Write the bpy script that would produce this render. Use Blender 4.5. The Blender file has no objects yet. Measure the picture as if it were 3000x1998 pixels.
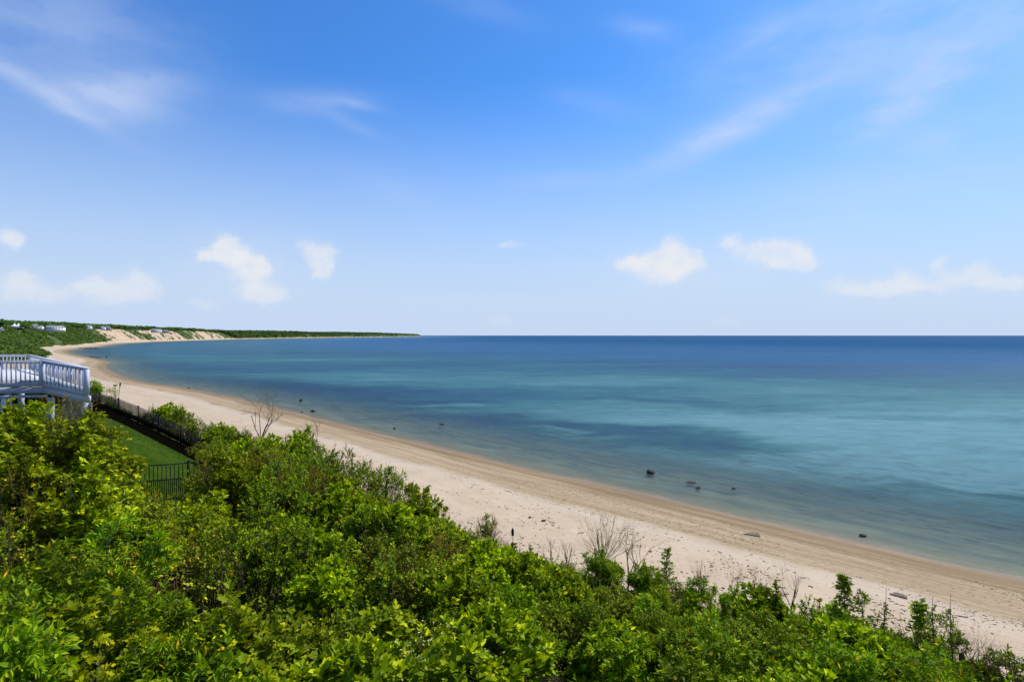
import bpy, math, random
import numpy as np
from mathutils import Vector

# ------------------------------------------------------------------ camera, sky, sun
SC = bpy.context.scene
COL = SC.collection
F, HC, HY = 1667.0, 16.0, 983.0          # focal length in photo pixels, eye height over the water, horizon row
R = math.radians

cam_d = bpy.data.cameras.new("camera"); cam = bpy.data.objects.new("camera", cam_d); COL.objects.link(cam)
cam.location = (0, 0, HC); cam.rotation_euler = (R(90), 0, 0)
cam_d.sensor_width = 36; cam_d.lens = 36*F/3000; cam_d.shift_y = -16/3000
cam_d.clip_start = 0.1; cam_d.clip_end = 300000
SC.camera = cam

SUN_AZ, SUN_EL = 52, 51
world = bpy.data.worlds.new("World"); SC.world = world; world.use_nodes = True; world.cycles.sampling_method = 'NONE'
nt = world.node_tree; nt.nodes.clear()
class NB:
    """small node-building helper"""
    def __init__(s, nt): s.nt = nt
    def n(s, t, **k):
        x = s.nt.nodes.new(t)
        for a, b in k.items(): setattr(x, a, b)
        return x
    def put(s, sock, v):
        if isinstance(v, bpy.types.NodeSocket): s.nt.links.new(v, sock)
        elif v is not None: sock.default_value = v
    def m(s, op, a, b=None, c=None, clamp=False):
        x = s.n('ShaderNodeMath', operation=op, use_clamp=clamp)
        for i, v in enumerate((a, b, c)):
            if v is not None: s.put(x.inputs[i], v)
        return x.outputs[0]
    def vm(s, op, a, b=None):
        x = s.n('ShaderNodeVectorMath', operation=op)
        s.put(x.inputs[0], a)
        if b is not None: s.put(x.inputs[1], b)
        return x.outputs['Value' if op in ('LENGTH', 'DOT_PRODUCT') else 'Vector']
    def mix(s, f, a, b, bt='MIX'):
        x = s.n('ShaderNodeMix', data_type='RGBA', blend_type=bt)
        s.put(x.inputs[0], f)
        for i, v in ((6, a), (7, b)):
            if isinstance(v, (tuple, list)) and len(v) == 3: v = (*v, 1)
            s.put(x.inputs[i], v)
        return x.outputs[2]
    def mr(s, v, a, b, c=0.0, d=1.0, t='SMOOTHSTEP'):
        x = s.n('ShaderNodeMapRange', interpolation_type=t)
        for i, q in enumerate((v, a, b, c, d)): s.put(x.inputs[i], q)
        return x.outputs[0]
    def noise(s, vec, scale, detail=4, rough=.55, dist=0.0, dim='3D'):
        x = s.n('ShaderNodeTexNoise', noise_dimensions=dim)
        if vec is not None: s.put(x.inputs['Vector'], vec)
        x.inputs['Scale'].default_value = scale; x.inputs['Detail'].default_value = detail
        x.inputs['Roughness'].default_value = rough; x.inputs['Distortion'].default_value = dist
        return x.outputs[0]
    def xyz(s, x, y, z=0.0):
        c = s.n('ShaderNodeCombineXYZ')
        for i, v in enumerate((x, y, z)): s.put(c.inputs[i], v)
        return c.outputs[0]
    def sep(s, v):
        c = s.n('ShaderNodeSeparateXYZ'); s.put(c.inputs[0], v); return c.outputs
    def ramp(s, f, stops, interp='LINEAR'):
        x = s.n('ShaderNodeValToRGB'); cr = x.color_ramp; cr.interpolation = interp
        while len(cr.elements) < len(stops): cr.elements.new(.5)
        for e, (p, c) in zip(cr.elements, stops): e.position = p; e.color = (*c, 1)
        s.put(x.inputs[0], f); return x.outputs[0]
    def attr(s, name, out='Fac'):
        return s.n('ShaderNodeAttribute', attribute_name=name).outputs[out]

w = NB(nt)
sky = w.n('ShaderNodeTexSky', sky_type='NISHITA')
sky.sun_disc = False; sky.sun_elevation = R(SUN_EL); sky.sun_rotation = R(SUN_AZ)
sky.altitude = 0; sky.air_density = 1.0; sky.dust_density = 0.6; sky.ozone_density = 2.0
SKY_STRENGTH = 0.115
hs = w.n('ShaderNodeHueSaturation'); hs.inputs['Saturation'].default_value = 1.25; hs.inputs['Value'].default_value = 1.0
w.put(hs.inputs['Color'], sky.outputs[0])
skycol = w.mix(1.0, hs.outputs[0], (.48,1.03,1.52), 'MULTIPLY')
dirv = w.n('ShaderNodeTexCoord').outputs['Generated']
dx, dy, dz = w.sep(dirv)
az = w.m('ARCTAN2', dx, dy); el = w.m('ARCSINE', dz)
pt = w.xyz(az, el)
def ang(px, py):
    a = math.atan((px-1500)/F); return a, math.atan((HY-py)/F*math.cos(a))
def blob(px, py, hw, hh, tilt=0.0, wob=None, sharp=1.0):
    a, e = ang(px, py); c = math.cos(a)
    d = w.vm('SUBTRACT', wob if wob is not None else pt, (a, e, 0))
    if tilt:
        r = w.n('ShaderNodeVectorRotate', rotation_type='Z_AXIS'); w.put(r.inputs['Vector'], d); r.inputs['Angle'].default_value = tilt
        d = r.outputs[0]
    if wob is not None: hw *= 1.12; hh *= 1.12
    l = w.vm('LENGTH', w.vm('MULTIPLY', d, (F/(hw*c*c), F/(hh*c), 0)))
    return w.m('MULTIPLY', w.m('EXPONENT', w.m('MULTIPLY', w.m('MULTIPLY', l, l), -1.0)), sharp)
# heaped clouds low over the horizon
nz = w.n('ShaderNodeTexNoise'); w.put(nz.inputs['Vector'], pt); nz.inputs['Scale'].default_value = 24; nz.inputs['Detail'].default_value = 8; nz.inputs['Roughness'].default_value = .62
wob = w.vm('ADD', pt, w.vm('MULTIPLY', w.vm('SUBTRACT', nz.outputs['Color'], (.5, .5, .5)), (.050, .038, 0)))
cum = None
for b in ((5,690,55,32),(45,705,30,22),(70,820,55,34),(40,860,80,40),(140,870,50,26),(285,815,45,34),(250,855,70,34),(330,860,50,30),(405,810,42,36),(430,850,52,30),(380,870,60,24),
          (672,715,42,34),(640,745,50,26),(705,755,52,40),(600,750,34,14),(730,800,56,34),(770,775,24,24),(745,860,60,36),(800,865,36,24),
          (905,725,36,28),(962,742,32,30),(935,775,36,28),(945,800,26,24),(1971,732,46,38),(1925,770,70,40),(1838,772,48,22),(1960,805,84,28),(2035,760,26,24),
          (2140,712,34,18),(2205,738,58,30),(2300,728,66,36),(2345,755,40,30),(2300,775,70,20),(2460,832,60,28),(2550,850,60,22),(2650,818,48,36),(2665,852,90,26),(2742,772,24,22),
          (2790,812,66,32),(2870,798,38,28),(2930,822,52,30),(2990,822,44,30),(1473,940,36,22),(2125,946,44,20),(600,892,50,20),(1490,722,40,9)):
    g = blob(*b, wob=wob); cum = g if cum is None else w.m('ADD', cum, g)
# the same kind of cloud goes on round the horizon beyond the frame
belt = w.noise(w.vm('MULTIPLY', pt, (5.0, 13.0, 1)), 1.0, 4, .6)
beltm = w.m('MULTIPLY', w.mr(w.m('ABSOLUTE', az), .78, .95), w.m('MULTIPLY', w.mr(el, .02, .06), w.mr(el, .2, .12)))
cum = w.m('ADD', cum, w.m('MULTIPLY', w.mr(belt, .5, .68), beltm))
brk = w.noise(w.vm('MULTIPLY', pt, (1.0, 1.5, 1)), 17, 6, .62)
puff = w.noise(pt, 55, 7, .66)
veil = None
for b_ in ((180,860,300,55,0,.5),(720,810,190,110,0,.55),(2040,805,320,75,0,.55),(2720,865,380,60,0,.55),(1250,900,500,50,0,.3)):
    g = blob(*b_[:5], None, b_[5]); veil = g if veil is None else w.m('ADD', veil, g)
halo = w.m('ADD', w.mr(cum, .08, 1.1, 0, .30), w.m('MULTIPLY', veil, w.mr(brk, .3, .65, .35, .8)))
cum = w.m('ADD', cum, w.m('MULTIPLY', w.m('SUBTRACT', puff, .5), 1.35))
cum_a = w.m('MULTIPLY', w.m('ADD', w.m('MULTIPLY', w.mr(cum, .30, 1.45, 0, .50), w.mr(brk, .30, .62, .45, 1.0)), halo), w.mr(el, .0, .14, .25, 1.0))
cumcol = w.ramp(w.mr(cum, .3, 1.3), [(0, (.67,.76,.91)), (1, (.81,.835,.885))])
# thin high wisps
st = w.noise(w.vm('MULTIPLY', w.vm('ADD', pt, w.vm('MULTIPLY', w.vm('SUBTRACT', nz.outputs['Color'], (.5,.5,.5)), (.05,.03,0))), (3.0, 9.0, 1)), 2.2, 5, .55)
cir = None
for px, py, hw, hh, t, k in ((150,285,210,26,.42,.75),(320,300,150,60,.2,.6),(430,250,130,60,-.1,.45),(930,300,150,32,-.1,.42),(1060,310,70,12,.1,.35),(1040,370,90,18,.3,.2),
         (2170,370,270,40,-.3,.62),(2060,420,180,40,-.4,.3),(2720,240,170,55,-.42,.6),(2640,320,150,50,-.5,.4),(1890,85,90,26,.2,.4),(2230,110,80,28,-.2,.3),(1740,300,120,30,.2,.22),
         (2740,420,80,40,0,.3),(1640,530,170,26,0,.25),(1150,560,150,40,.3,.2),(150,80,420,190,0,.5),(2850,60,560,230,0,.62),(2300,150,420,120,-.2,.3),(2600,560,520,90,-.1,.3),(1400,20,160,30,.2,.2)):
    g = blob(px, py, hw, hh, t, None, k); cir = g if cir is None else w.m('ADD', cir, g)
out = w.m('MULTIPLY', w.mr(w.m('ABSOLUTE', az), .78, 1.0), .3)
out = w.m('MAXIMUM', out, w.m('MULTIPLY', w.mr(el, .56, .75), .25))
cir = w.m('ADD', cir, w.m('MULTIPLY', out, w.mr(el, .04, .15)))
cir = w.m('MULTIPLY', cir, w.mr(st, .26, .68, .45, 1.15), clamp=True)
# pale moist air low down
haze = w.m('ADD', w.m('MULTIPLY', w.mr(el, .44, .0), .93), .04)
K = 1.0/SKY_STRENGTH
def kc(c): return tuple(v*K for v in c)
c1 = w.mix(haze, skycol, kc((.575,.69,.895)))
c2 = w.mix(w.m('MULTIPLY', cir, .62), c1, kc((.62,.72,.94)))
vs = w.n('ShaderNodeVectorMath', operation='SCALE'); w.put(vs.inputs[0], cumcol); vs.inputs['Scale'].default_value = K
c3 = w.mix(cum_a, c2, vs.outputs[0])
bg = w.n('ShaderNodeBackground'); w.put(bg.inputs[0], c3); bg.inputs[1].default_value = SKY_STRENGTH
w.nt.links.new(bg.outputs[0], w.n('ShaderNodeOutputWorld').inputs[0])

sun_d = bpy.data.lights.new("sun", 'SUN'); sun = bpy.data.objects.new("sun", sun_d); COL.objects.link(sun)
sun_d.energy = 5.0; sun_d.angle = R(.53); sun_d.color = (1, .945, .86)
SV = Vector((math.sin(R(SUN_AZ))*math.cos(R(SUN_EL)), math.cos(R(SUN_AZ))*math.cos(R(SUN_EL)), math.sin(R(SUN_EL))))
sun.rotation_euler = SV.to_track_quat('Z', 'Y').to_euler(); sun.location = (30, 30, 60)

vsn = SC.view_settings; vsn.view_transform = 'Standard'; vsn.look = 'None'; vsn.gamma = 1; vsn.exposure = 0.0; vsn.use_curve_mapping = False
cy = SC.cycles
cy.use_adaptive_sampling = True; cy.adaptive_threshold = .015
cy.max_bounces = 4; cy.diffuse_bounces = 2; cy.glossy_bounces = 2; cy.transmission_bounces = 3; cy.transparent_max_bounces = 8
cy.caustics_reflective = False; cy.caustics_refractive = False; cy.sample_clamp_indirect = 6

# ------------------------------------------------------------------ helpers
def at(px, py, Y): return np.array([(px-1500)/F*Y, Y, HC-(py-HY)/F*Y])
def on_water(px, py, z=0.0): return at(px, py, F*(HC-z)/(py-HY))

def link(o, parent=None):
    COL.objects.link(o)
    if parent is not None: o.parent = parent
    return o
def tag(o, label=None, cat=None, group=None, kind=None):
    for k, v in (('label', label), ('category', cat), ('group', group), ('kind', kind)):
        if v: o[k] = v
    return o
def mesh_data(name, V, faces, mat, attrs=None, uv=None, smooth=False):
    """faces: list of int arrays (n,3) / (n,4)"""
    me = bpy.data.meshes.new(name)
    V = np.asarray(V, np.float32)
    if not isinstance(faces, (list, tuple)): faces = [faces]
    faces = [np.asarray(f, np.int32) for f in faces if len(f)]
    idx = np.concatenate([f.ravel() for f in faces]); tot = np.concatenate([np.full(len(f), f.shape[1], np.int32) for f in faces])
    me.vertices.add(len(V)); me.vertices.foreach_set('co', V.ravel())
    me.loops.add(len(idx)); me.loops.foreach_set('vertex_index', idx)
    me.polygons.add(len(tot)); me.polygons.foreach_set('loop_start', np.concatenate([[0], np.cumsum(tot)[:-1]]).astype(np.int32))
    me.polygons.foreach_set('loop_total', tot)
    if smooth: me.polygons.foreach_set('use_smooth', np.ones(len(tot), bool))
    for k, a in (attrs or {}).items():
        a = np.asarray(a, np.float32)
        if a.ndim == 1: me.attributes.new(k, 'FLOAT', 'POINT').data.foreach_set('value', a)
        else: me.attributes.new(k, 'FLOAT_VECTOR', 'POINT').data.foreach_set('vector', a.ravel())
    me.update(calc_edges=True); me.validate()
    if mat: me.materials.append(mat)
    return me
def obj(name, me, parent=None, loc=None): 
    o = bpy.data.objects.new(name, me)
    if loc is not None: o.location = tuple(float(v) for v in loc)
    return link(o, parent)
def empty(name, loc, rz=0.0, s=1.0):
    o = bpy.data.objects.new(name, None); o.location = tuple(float(v) for v in loc); o.rotation_euler = (0, 0, rz); o.scale = (s, s, s)
    o.empty_display_size = .2
    return link(o)

BOXF = np.array([[0,3,2,1],[4,5,6,7],[0,1,5,4],[1,2,6,5],[2,3,7,6],[3,0,4,7]])
class MB:
    """collects boxes, bars, tubes into one mesh"""
    def __init__(s): s.V = []; s.Q = []; s.T = []; s.n = 0
    def add(s, V, F_):
        V = np.asarray(V, float); F_ = np.asarray(F_)
        (s.Q if F_.shape[1] == 4 else s.T).append(F_+s.n); s.V.append(V); s.n += len(V)
    def box(s, a, b):
        x0,y0,z0 = a; x1,y1,z1 = b
        s.add([(x0,y0,z0),(x1,y0,z0),(x1,y1,z0),(x0,y1,z0),(x0,y0,z1),(x1,y0,z1),(x1,y1,z1),(x0,y1,z1)], BOXF)
    def bar(s, p, q, w_, h_, up=(0,0,1)):
        p = np.array(p, float); q = np.array(q, float); d = q-p; d /= np.linalg.norm(d)
        sd = np.cross(d, up); ln = np.linalg.norm(sd)
        sd = np.array([1.,0,0]) if ln < 1e-6 else sd/ln
        u = np.cross(sd, d); a = sd*w_/2; b = u*h_/2
        s.add([p-a-b, p+a-b, q+a-b, q-a-b, p-a+b, p+a+b, q+a+b, q-a+b], BOXF)
    def prism(s, poly, z0, z1):
        n = len(poly); z0 = np.broadcast_to(z0, n); z1 = np.broadcast_to(z1, n)
        V = [(p[0],p[1],z) for p, z in zip(poly, z0)]+[(p[0],p[1],z) for p, z in zip(poly, z1)]
        s.add(V, [(i,(i+1)%n,n+(i+1)%n,n+i) for i in range(n)])
        b = s.n-2*n
        s.T.append(np.array([(b,b+i+1,b+i) for i in range(1,n-1)])); s.T.append(np.array([(b+n,b+n+i,b+n+i+1) for i in range(1,n-1)]))
    def build(s, name, mat, parent=None, loc=None, smooth=False):
        fs = []
        if s.Q: fs.append(np.concatenate(s.Q))
        if s.T: fs.append(np.concatenate(s.T))
        return obj(name, mesh_data(name, np.concatenate(s.V), fs, mat, smooth=smooth), parent, loc)

def hash2(i, j, seed):
    h = np.sin(i*127.1+j*311.7+seed*74.7)*43758.5453
    return h-np.floor(h)
def vn(x, y, seed=0):
    x = np.asarray(x, float); y = np.asarray(y, float)
    i = np.floor(x); j = np.floor(y); u = x-i; v = y-j; u = u*u*(3-2*u); v = v*v*(3-2*v)
    return (hash2(i,j,seed)*(1-u)+hash2(i+1,j,seed)*u)*(1-v)+(hash2(i,j+1,seed)*(1-u)+hash2(i+1,j+1,seed)*u)*v
def fbm(x, y, seed=0, o=4):
    a = 0; t = 0
    for k in range(o): a = a+vn(x*2**k, y*2**k, seed+k*3)*.5**k; t += .5**k
    return a/t
def sstep(x, a, b):
    t = np.clip((x-a)/(b-a), 0, 1); return t*t*(3-2*t)

def tubes(P, rad, sides=3):
    """P (N,K,3) polylines, rad (N,K) -> verts, quads"""
    P = np.asarray(P, float); N, K_, _ = P.shape
    T = np.gradient(P, axis=1); T /= np.linalg.norm(T, axis=2, keepdims=True)+1e-9
    ref = np.where(np.abs(T[:, :, 2:3]) > .9, np.array([1., 0, 0]), np.array([0, 0, 1.]))
    A = np.cross(T, ref); A /= np.linalg.norm(A, axis=2, keepdims=True)+1e-9; B = np.cross(T, A)
    th = np.arange(sides)/sides*2*np.pi
    V = P[:, :, None]+rad[:, :, None, None]*(A[:, :, None]*np.cos(th)[None, None, :, None]+B[:, :, None]*np.sin(th)[None, None, :, None])
    idx = np.arange(N*K_*sides).reshape(N, K_, sides); nx = np.roll(idx, -1, axis=2)
    Q = np.stack([idx[:, :-1], nx[:, :-1], nx[:, 1:], idx[:, 1:]], -1).reshape(-1, 4)
    return V.reshape(-1, 3), Q

# ------------------------------------------------------------------ materials
def material(name):
    m = bpy.data.materials.new(name); m.use_nodes = True; m.node_tree.nodes.clear()
    b = NB(m.node_tree); return m, b
def finish(b, shader):
    b.nt.links.new(shader, b.n('ShaderNodeOutputMaterial').inputs[0])
def principled(b, col, rough=.7, spec=.3, normal=None, metal=0.0):
    p = b.n('ShaderNodeBsdfPrincipled')
    if isinstance(col, (tuple, list)): col = (*col[:3], 1)
    b.put(p.inputs['Base Color'], col); b.put(p.inputs['Roughness'], rough); b.put(p.inputs['Specular IOR Level'], spec); b.put(p.inputs['Metallic'], metal)
    if normal is not None: b.put(p.inputs['Normal'], normal)
    return p.outputs[0]
def bump(b, h, strength=.3, dist=.05):
    n = b.n('ShaderNodeBump'); n.inputs['Strength'].default_value = strength; n.inputs['Distance'].default_value = dist; b.put(n.inputs['Height'], h); return n.outputs[0]
def simple(name, c1_, c2_, scale, rough=.7, spec=.3, bs=.2, bd=.01, stretch=(1,1,1)):
    m, b = material(name)
    v = b.vm('MULTIPLY', b.n('ShaderNodeTexCoord').outputs['Object'], stretch)
    n = b.noise(v, scale, 5, .6)
    finish(b, principled(b, b.mix(b.mr(n, .3, .7), c1_, c2_), rough, spec, bump(b, n, bs, bd)))
    return m
M = {}
M['deck'] = simple('pale_deck_paint', (.40,.43,.52), (.50,.53,.60), 9, .55, .3, .25, .004, (1,1,3))
M['deck_floor'] = simple('pale_deck_boards', (.60,.60,.60), (.74,.73,.70), 6, .6, .25, .3, .004)
M['shed_board'] = simple('weathered_boards', (.16,.16,.12), (.27,.25,.19), 5, .85, .1, .4, .01, (6,6,.6))
M['fence'] = simple('black_fence_paint', (.006,.006,.007), (.013,.013,.014), 20, .6, .08, .1, .002)
M['bark'] = simple('grey_brown_bark', (.045,.034,.024), (.115,.09,.066), 14, .9, .1, .6, .01, (1,1,.3))
M['dark_bark'] = simple('dark_dead_bark', (.016,.012,.009), (.045,.035,.027), 14, .9, .05, .6, .01, (1,1,.3))
M['vine'] = simple('dry_vine', (.045,.028,.016), (.12,.080,.048), 14, .9, .05, .5, .005)
M['red_stem'] = simple('reddish_stems', (.10,.042,.030), (.20,.085,.055), 18, .75, .2, .3, .003)
M['green_stem'] = simple('young_stems', (.06,.055,.02), (.12,.10,.035), 18, .75, .2, .3, .003)
M['rock'] = simple('wet_dark_rock', (.008,.008,.006), (.055,.045,.028), 3.2, .7, .12, .9, .08)
M['drift'] = simple('bleached_driftwood', (.28,.20,.125), (.48,.375,.26), 7, .9, .1, .7, .02, (3,3,1))
M['wrack'] = simple('dried_seaweed', (.018,.014,.009), (.075,.055,.033), 9, .9, .1, .6, .02)
M['mulch'] = simple('shade_dark_mulch', (.0012,.001,.0009), (.0045,.0034,.0026), 30, 1.0, 0.0, 1.0, .05)  # mulch taken almost to black, the fence-side shade put into its colour
M['post_wood'] = simple('old_post_wood', (.03,.024,.017), (.10,.08,.055), 12, .9, .1, .8, .01, (1,1,.2))
M['torch'] = simple('torch_black', (.008,.007,.007), (.02,.017,.015), 25, .6, .3, .3, .004)
M['white_wall'] = simple('white_siding', (.72,.73,.74), (.82,.82,.81), 2, .6, .3, .1, .01)
M['grey_wall'] = simple('grey_shingle', (.24,.24,.23), (.34,.33,.31), 3, .8, .2, .3, .02)
M['roof'] = simple('grey_roof', (.17,.18,.20), (.27,.28,.30), 3, .85, .15, .3, .02)
M['canvas'] = simple('white_canvas', (.80,.80,.80), (.86,.86,.85), 2, .6, .2, .1, .01)
M['glass'] = simple('dark_window', (.015,.02,.03), (.04,.05,.06), 1, .15, .5, 0, .001)
M['petal'] = simple('red_petals', (.55,.035,.015), (.70,.07,.03), 30, .6, .2, .2, .003)
M['awning'] = simple('aqua_awning', (.12,.42,.48), (.16,.5,.55), 3, .6, .2, .1, .01)

def leaf_mat(name, stops, trans=.24, rough=.55, spec=.08, hv=.04):
    m, b = material(name)
    t = b.attr('tint'); r = b.n('ShaderNodeObjectInfo').outputs['Random']
    f = b.m('ADD', t, b.m('MULTIPLY', b.m('SUBTRACT', r, .5), .16))
    c = b.ramp(f, stops)
    h = b.n('ShaderNodeHueSaturation'); b.put(h.inputs['Color'], c); b.put(h.inputs['Hue'], b.mr(r, 0, 1, .5-hv*.4, .5+hv*.4, 'LINEAR')); b.put(h.inputs['Value'], b.mr(r, 0, 1, .85, 1.15, 'LINEAR'))
    c = h.outputs[0]
    p = principled(b, c, rough, spec)
    tr = b.n('ShaderNodeBsdfTranslucent'); b.put(tr.inputs[0], b.mix(1.0, c, (1.5,1.45,.35), 'MULTIPLY'))
    mx = b.n('ShaderNodeMixShader'); mx.inputs[0].default_value = trans
    b.nt.links.new(p, mx.inputs[1]); b.nt.links.new(tr.outputs[0], mx.inputs[2]); finish(b, mx.outputs[0])
    return m
LM = {}
LM['grape'] = leaf_mat('vine_leaf', [(0,(0.0420,0.0737,0.0013)),(.45,(0.2001,0.2745,0.0030)),(.8,(0.6871,0.7025,0.0053)),(1,(0.8647,0.8667,0.0088))])
LM['cherry'] = leaf_mat('long_leaf', [(0,(0.0337,0.0723,0.0013)),(.5,(0.1655,0.2693,0.0030)),(.85,(0.5517,0.6058,0.0063)),(1,(0.8647,0.4540,0.0088))])
LM['privet'] = leaf_mat('small_oval_leaf', [(0,(0.0295,0.0636,0.0009)),(.5,(0.1439,0.2217,0.0025)),(.9,(0.4991,0.5485,0.0053)),(1,(0.8488,0.6604,0.0066))])
LM['whorl'] = leaf_mat('whorled_leaf', [(0,(0.0416,0.0776,0.0016)),(.5,(0.2001,0.2916,0.0030)),(.9,(0.6679,0.7186,0.0063)),(1,(0.8647,0.8973,0.0088))])
LM['bramble'] = leaf_mat('bramble_leaf', [(0,(0.0341,0.0643,0.0013)),(.5,(0.1647,0.2421,0.0030)),(.9,(0.5656,0.6174,0.0063)),(1,(0.8647,0.7766,0.0121))])
LM['twiggy'] = leaf_mat('olive_leaf', [(0,(0.0638,0.0708,0.0025)),(.5,(0.2366,0.2106,0.0038)),(.9,(0.5333,0.3910,0.0059)),(1,(0.6600,0.4017,0.0079))])
LM['yellow'] = leaf_mat('yellow_leaf', [(0,(.20,.20,.02)),(.5,(.42,.36,.03)),(1,(.60,.46,.05))])
LM['far'] = leaf_mat('hillside_leaf', [(0,(0.038,0.083,0.019)),(.35,(0.076,0.136,0.022)),(.7,(0.142,0.200,0.026)),(1,(0.237,0.240,0.036))], .2, .7, .15)
LM['flower'] = leaf_mat('cream_blossom', [(0,(.6,.6,.36)),(1,(.8,.8,.5))], .3)

# ------------------------------------------------------------------ the shore: plan, distances, heights
SHP = [on_water(3700,1850), on_water(3350,1768), on_water(3000,1692), on_water(2700,1628), on_water(2400,1562), on_water(2000,1470), on_water(1600,1382), on_water(1300,1311), on_water(1000,1241),
       on_water(850,1203), on_water(698,1166), on_water(565,1141), on_water(446,1124), on_water(386,1112), on_water(342,1095), on_water(312,1079), on_water(313,1070), on_water(326,1062),
       on_water(300,1054.5), on_water(259,1047), on_water(226,1041), on_water(203,1034.5), on_water(200,1029), on_water(214,1025.5), on_water(255,1020.5), on_water(300,1016), on_water(321,1011.5), on_water(357,1007.2),
       on_water(476,1001), on_water(594,997.2), on_water(698,994.4), on_water(840,991.8), on_water(960,990), on_water(1060,988.6), on_water(1150,987.3), on_water(1236,986)]
S2 = np.array(SHP)[:, :2]
S2 = np.vstack([[[95, -40]], S2, [[-1900, 11500]], [[-6000, 16000]]])
SY = S2[:, 1]
PY   = [-60, 60, 85, 110, 165, 230, 300, 345, 420, 600, 800, 1200, 1700, 2100, 2350, 2700, 3500, 4300, 5600, 7600, 16000]
PBW  = [ 25, 25, 28, 38, 58, 58, 32, 27, 28,  26,  24,   20,   18,   16,   14,   12,   12,   12,   12,   12,   12]
PZC  = [9.6,9.6,10,10.2,10.5,11,12,13,12.8, 20,  23.5,   29,   30,   31,   22,   16,   26,   17,   30,   26,   20]
PWF  = [ 22, 22, 22, 22, 22, 22, 24, 25, 26,  40,  42,   42,   40,   40,   40,   40,   45,   45,   60,   60,   60]
def shore(X, Y):
    X = np.asarray(X, float).ravel(); Y = np.asarray(Y, float).ravel()
    best = np.full(X.shape, 1e18); s_ = np.zeros(X.shape); sy = np.zeros(X.shape); side = np.zeros(X.shape)
    acc = 0.0
    for k in range(len(S2)-1):
        a, b = S2[k], S2[k+1]; e = b-a; L = np.hypot(*e)
        t = np.clip(((X-a[0])*e[0]+(Y-a[1])*e[1])/L**2, 0, 1)
        qx = a[0]+t*e[0]-X; qy = a[1]+t*e[1]-Y; d2 = qx*qx+qy*qy
        m = d2 < best
        best[m] = d2[m]; s_[m] = acc+t[m]*L; sy[m] = a[1]+t[m]*e[1]; acc += L
    poly = np.vstack([S2, [[-30000, 16000]], [[-30000, -40]]])
    ins = np.zeros(X.shape, bool)
    for k in range(len(poly)):
        a, b = poly[k], poly[(k+1) % len(poly)]
        c = (a[1] > Y) != (b[1] > Y)
        if a[1] != b[1]: ins ^= c & (X < (b[0]-a[0])*(Y-a[1])/(b[1]-a[1])+a[0])
    d = np.sqrt(best); return np.where(ins, d, -d), s_, sy
# lawn plane behind the black fences
LP = np.array([at(347,1169,44)-[0,0,1.2], at(596,1289,39.9)-[0,0,1.2], at(552,1356,19.2)-[0,0,1.25]])
LN = np.cross(LP[1]-LP[0], LP[2]-LP[0]); LN /= LN[2]
def lawn_z(X, Y):
    z = LP[0][2]-(LN[0]*(X-LP[0][0])+LN[1]*(Y-LP[0][1]))
    return np.where(z > 9.9, 9.9+1.0*np.tanh((z-9.9)/1.0), z)
FE0, FE1 = LP[0][:2], LP[1][:2]; FD = (FE1-FE0)/np.linalg.norm(FE1-FE0); FNRM = np.array([-FD[1], FD[0]])
if FNRM[1] < 0: FNRM = -FNRM
def fp(v, u_=0.0): return FE0+FD*v+FNRM*u_
def height(X, Y):
    X = np.asarray(X, float); Y = np.asarray(Y, float); sh = X.shape
    d, s_, sy = shore(X, Y); x = X.ravel(); y = Y.ravel()
    bw = np.interp(sy, PY, PBW)+(fbm(s_/30, 0*s_, 5)-.5)*3; zc = np.interp(sy, PY, PZC); wf = np.interp(sy, PY, PWF)
    far = sstep(sy, 250, 900)
    zc = zc+(fbm(s_/70, s_*0, 8)-.5)*7*far
    dd = d+far*(fbm(s_/18, d/60, 11)-.5)*14*sstep(d, bw-2, bw+14)
    z = np.where(d < 0, np.maximum(d*.045, -9), 0)
    zb = np.where(d < 11, d*.105, 1.155+(d-11)/np.maximum(bw-11, 1)*1.5)
    t = np.clip((dd-bw)/wf, 0, 1)
    ft = t*(1.5-.5*t)
    zl = np.where(d <= bw, zb, 2.65+(zc-2.65)*ft+np.clip((dd-bw-wf), 0, 400)*.018)
    zl = zl+np.where(d > bw, (fbm(x/6, y/6, 3)-.5)*np.clip((d-bw)/6, 0, 1)*.8, 0)
    z = np.where(d < 0, z, zl)
    z = z+np.where((d > 13) & (d < bw+2), (fbm(x/2.2, y/2.2, 21)-.5)*.16, 0)
    z = z+np.where(np.abs(d) < 7, (fbm(s_/4.5, s_*0, 71, 4)-.5)*.13*(1-np.abs(d)/7), 0)
    # lawn terrace
    u = (x-FE0[0])*FNRM[0]+(y-FE0[1])*FNRM[1]; v = (x-FE0[0])*FD[0]+(y-FE0[1])*FD[1]
    m = sstep(u, 5.0, .6)*sstep(y, 14, 18)*sstep(v, 20, 15)*sstep(v, -34, -22)
    z = z*(1-m)+lawn_z(x, y)*m
    return z.reshape(sh), d.reshape(sh), s_.reshape(sh), sy.reshape(sh)

# polar sheet round the viewpoint: fine near, coarse far, reaches past the farthest headland
azs = np.concatenate([np.linspace(R(-78), R(-46), 60)[:-1], np.linspace(R(-46), R(-5), 420)[:-1], np.linspace(R(-5), R(46), 230)[:-1], np.linspace(R(46), R(80), 24)])
rows = np.concatenate([np.linspace(-12, 4, 5)[:-1], np.exp(np.linspace(math.log(4), math.log(14000), 820))])
TA = np.tan(np.clip(azs, R(-80), R(80)))
GY = np.repeat(rows[:, None], len(azs), 1); GX = TA[None]*np.maximum(GY, 12)
GZ, GD, GS, GSY = height(GX, GY)
ni, nj = GX.shape
gi = np.arange(ni*nj).reshape(ni, nj)
Q = np.stack([gi[:-1,:-1], gi[:-1,1:], gi[1:,1:], gi[1:,:-1]], -1).reshape(-1, 4)
gV = np.stack([GX, GY, GZ], -1).reshape(-1, 3); gd = GD.ravel(); gs = GS.ravel(); gsy = GSY.ravel()
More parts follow.
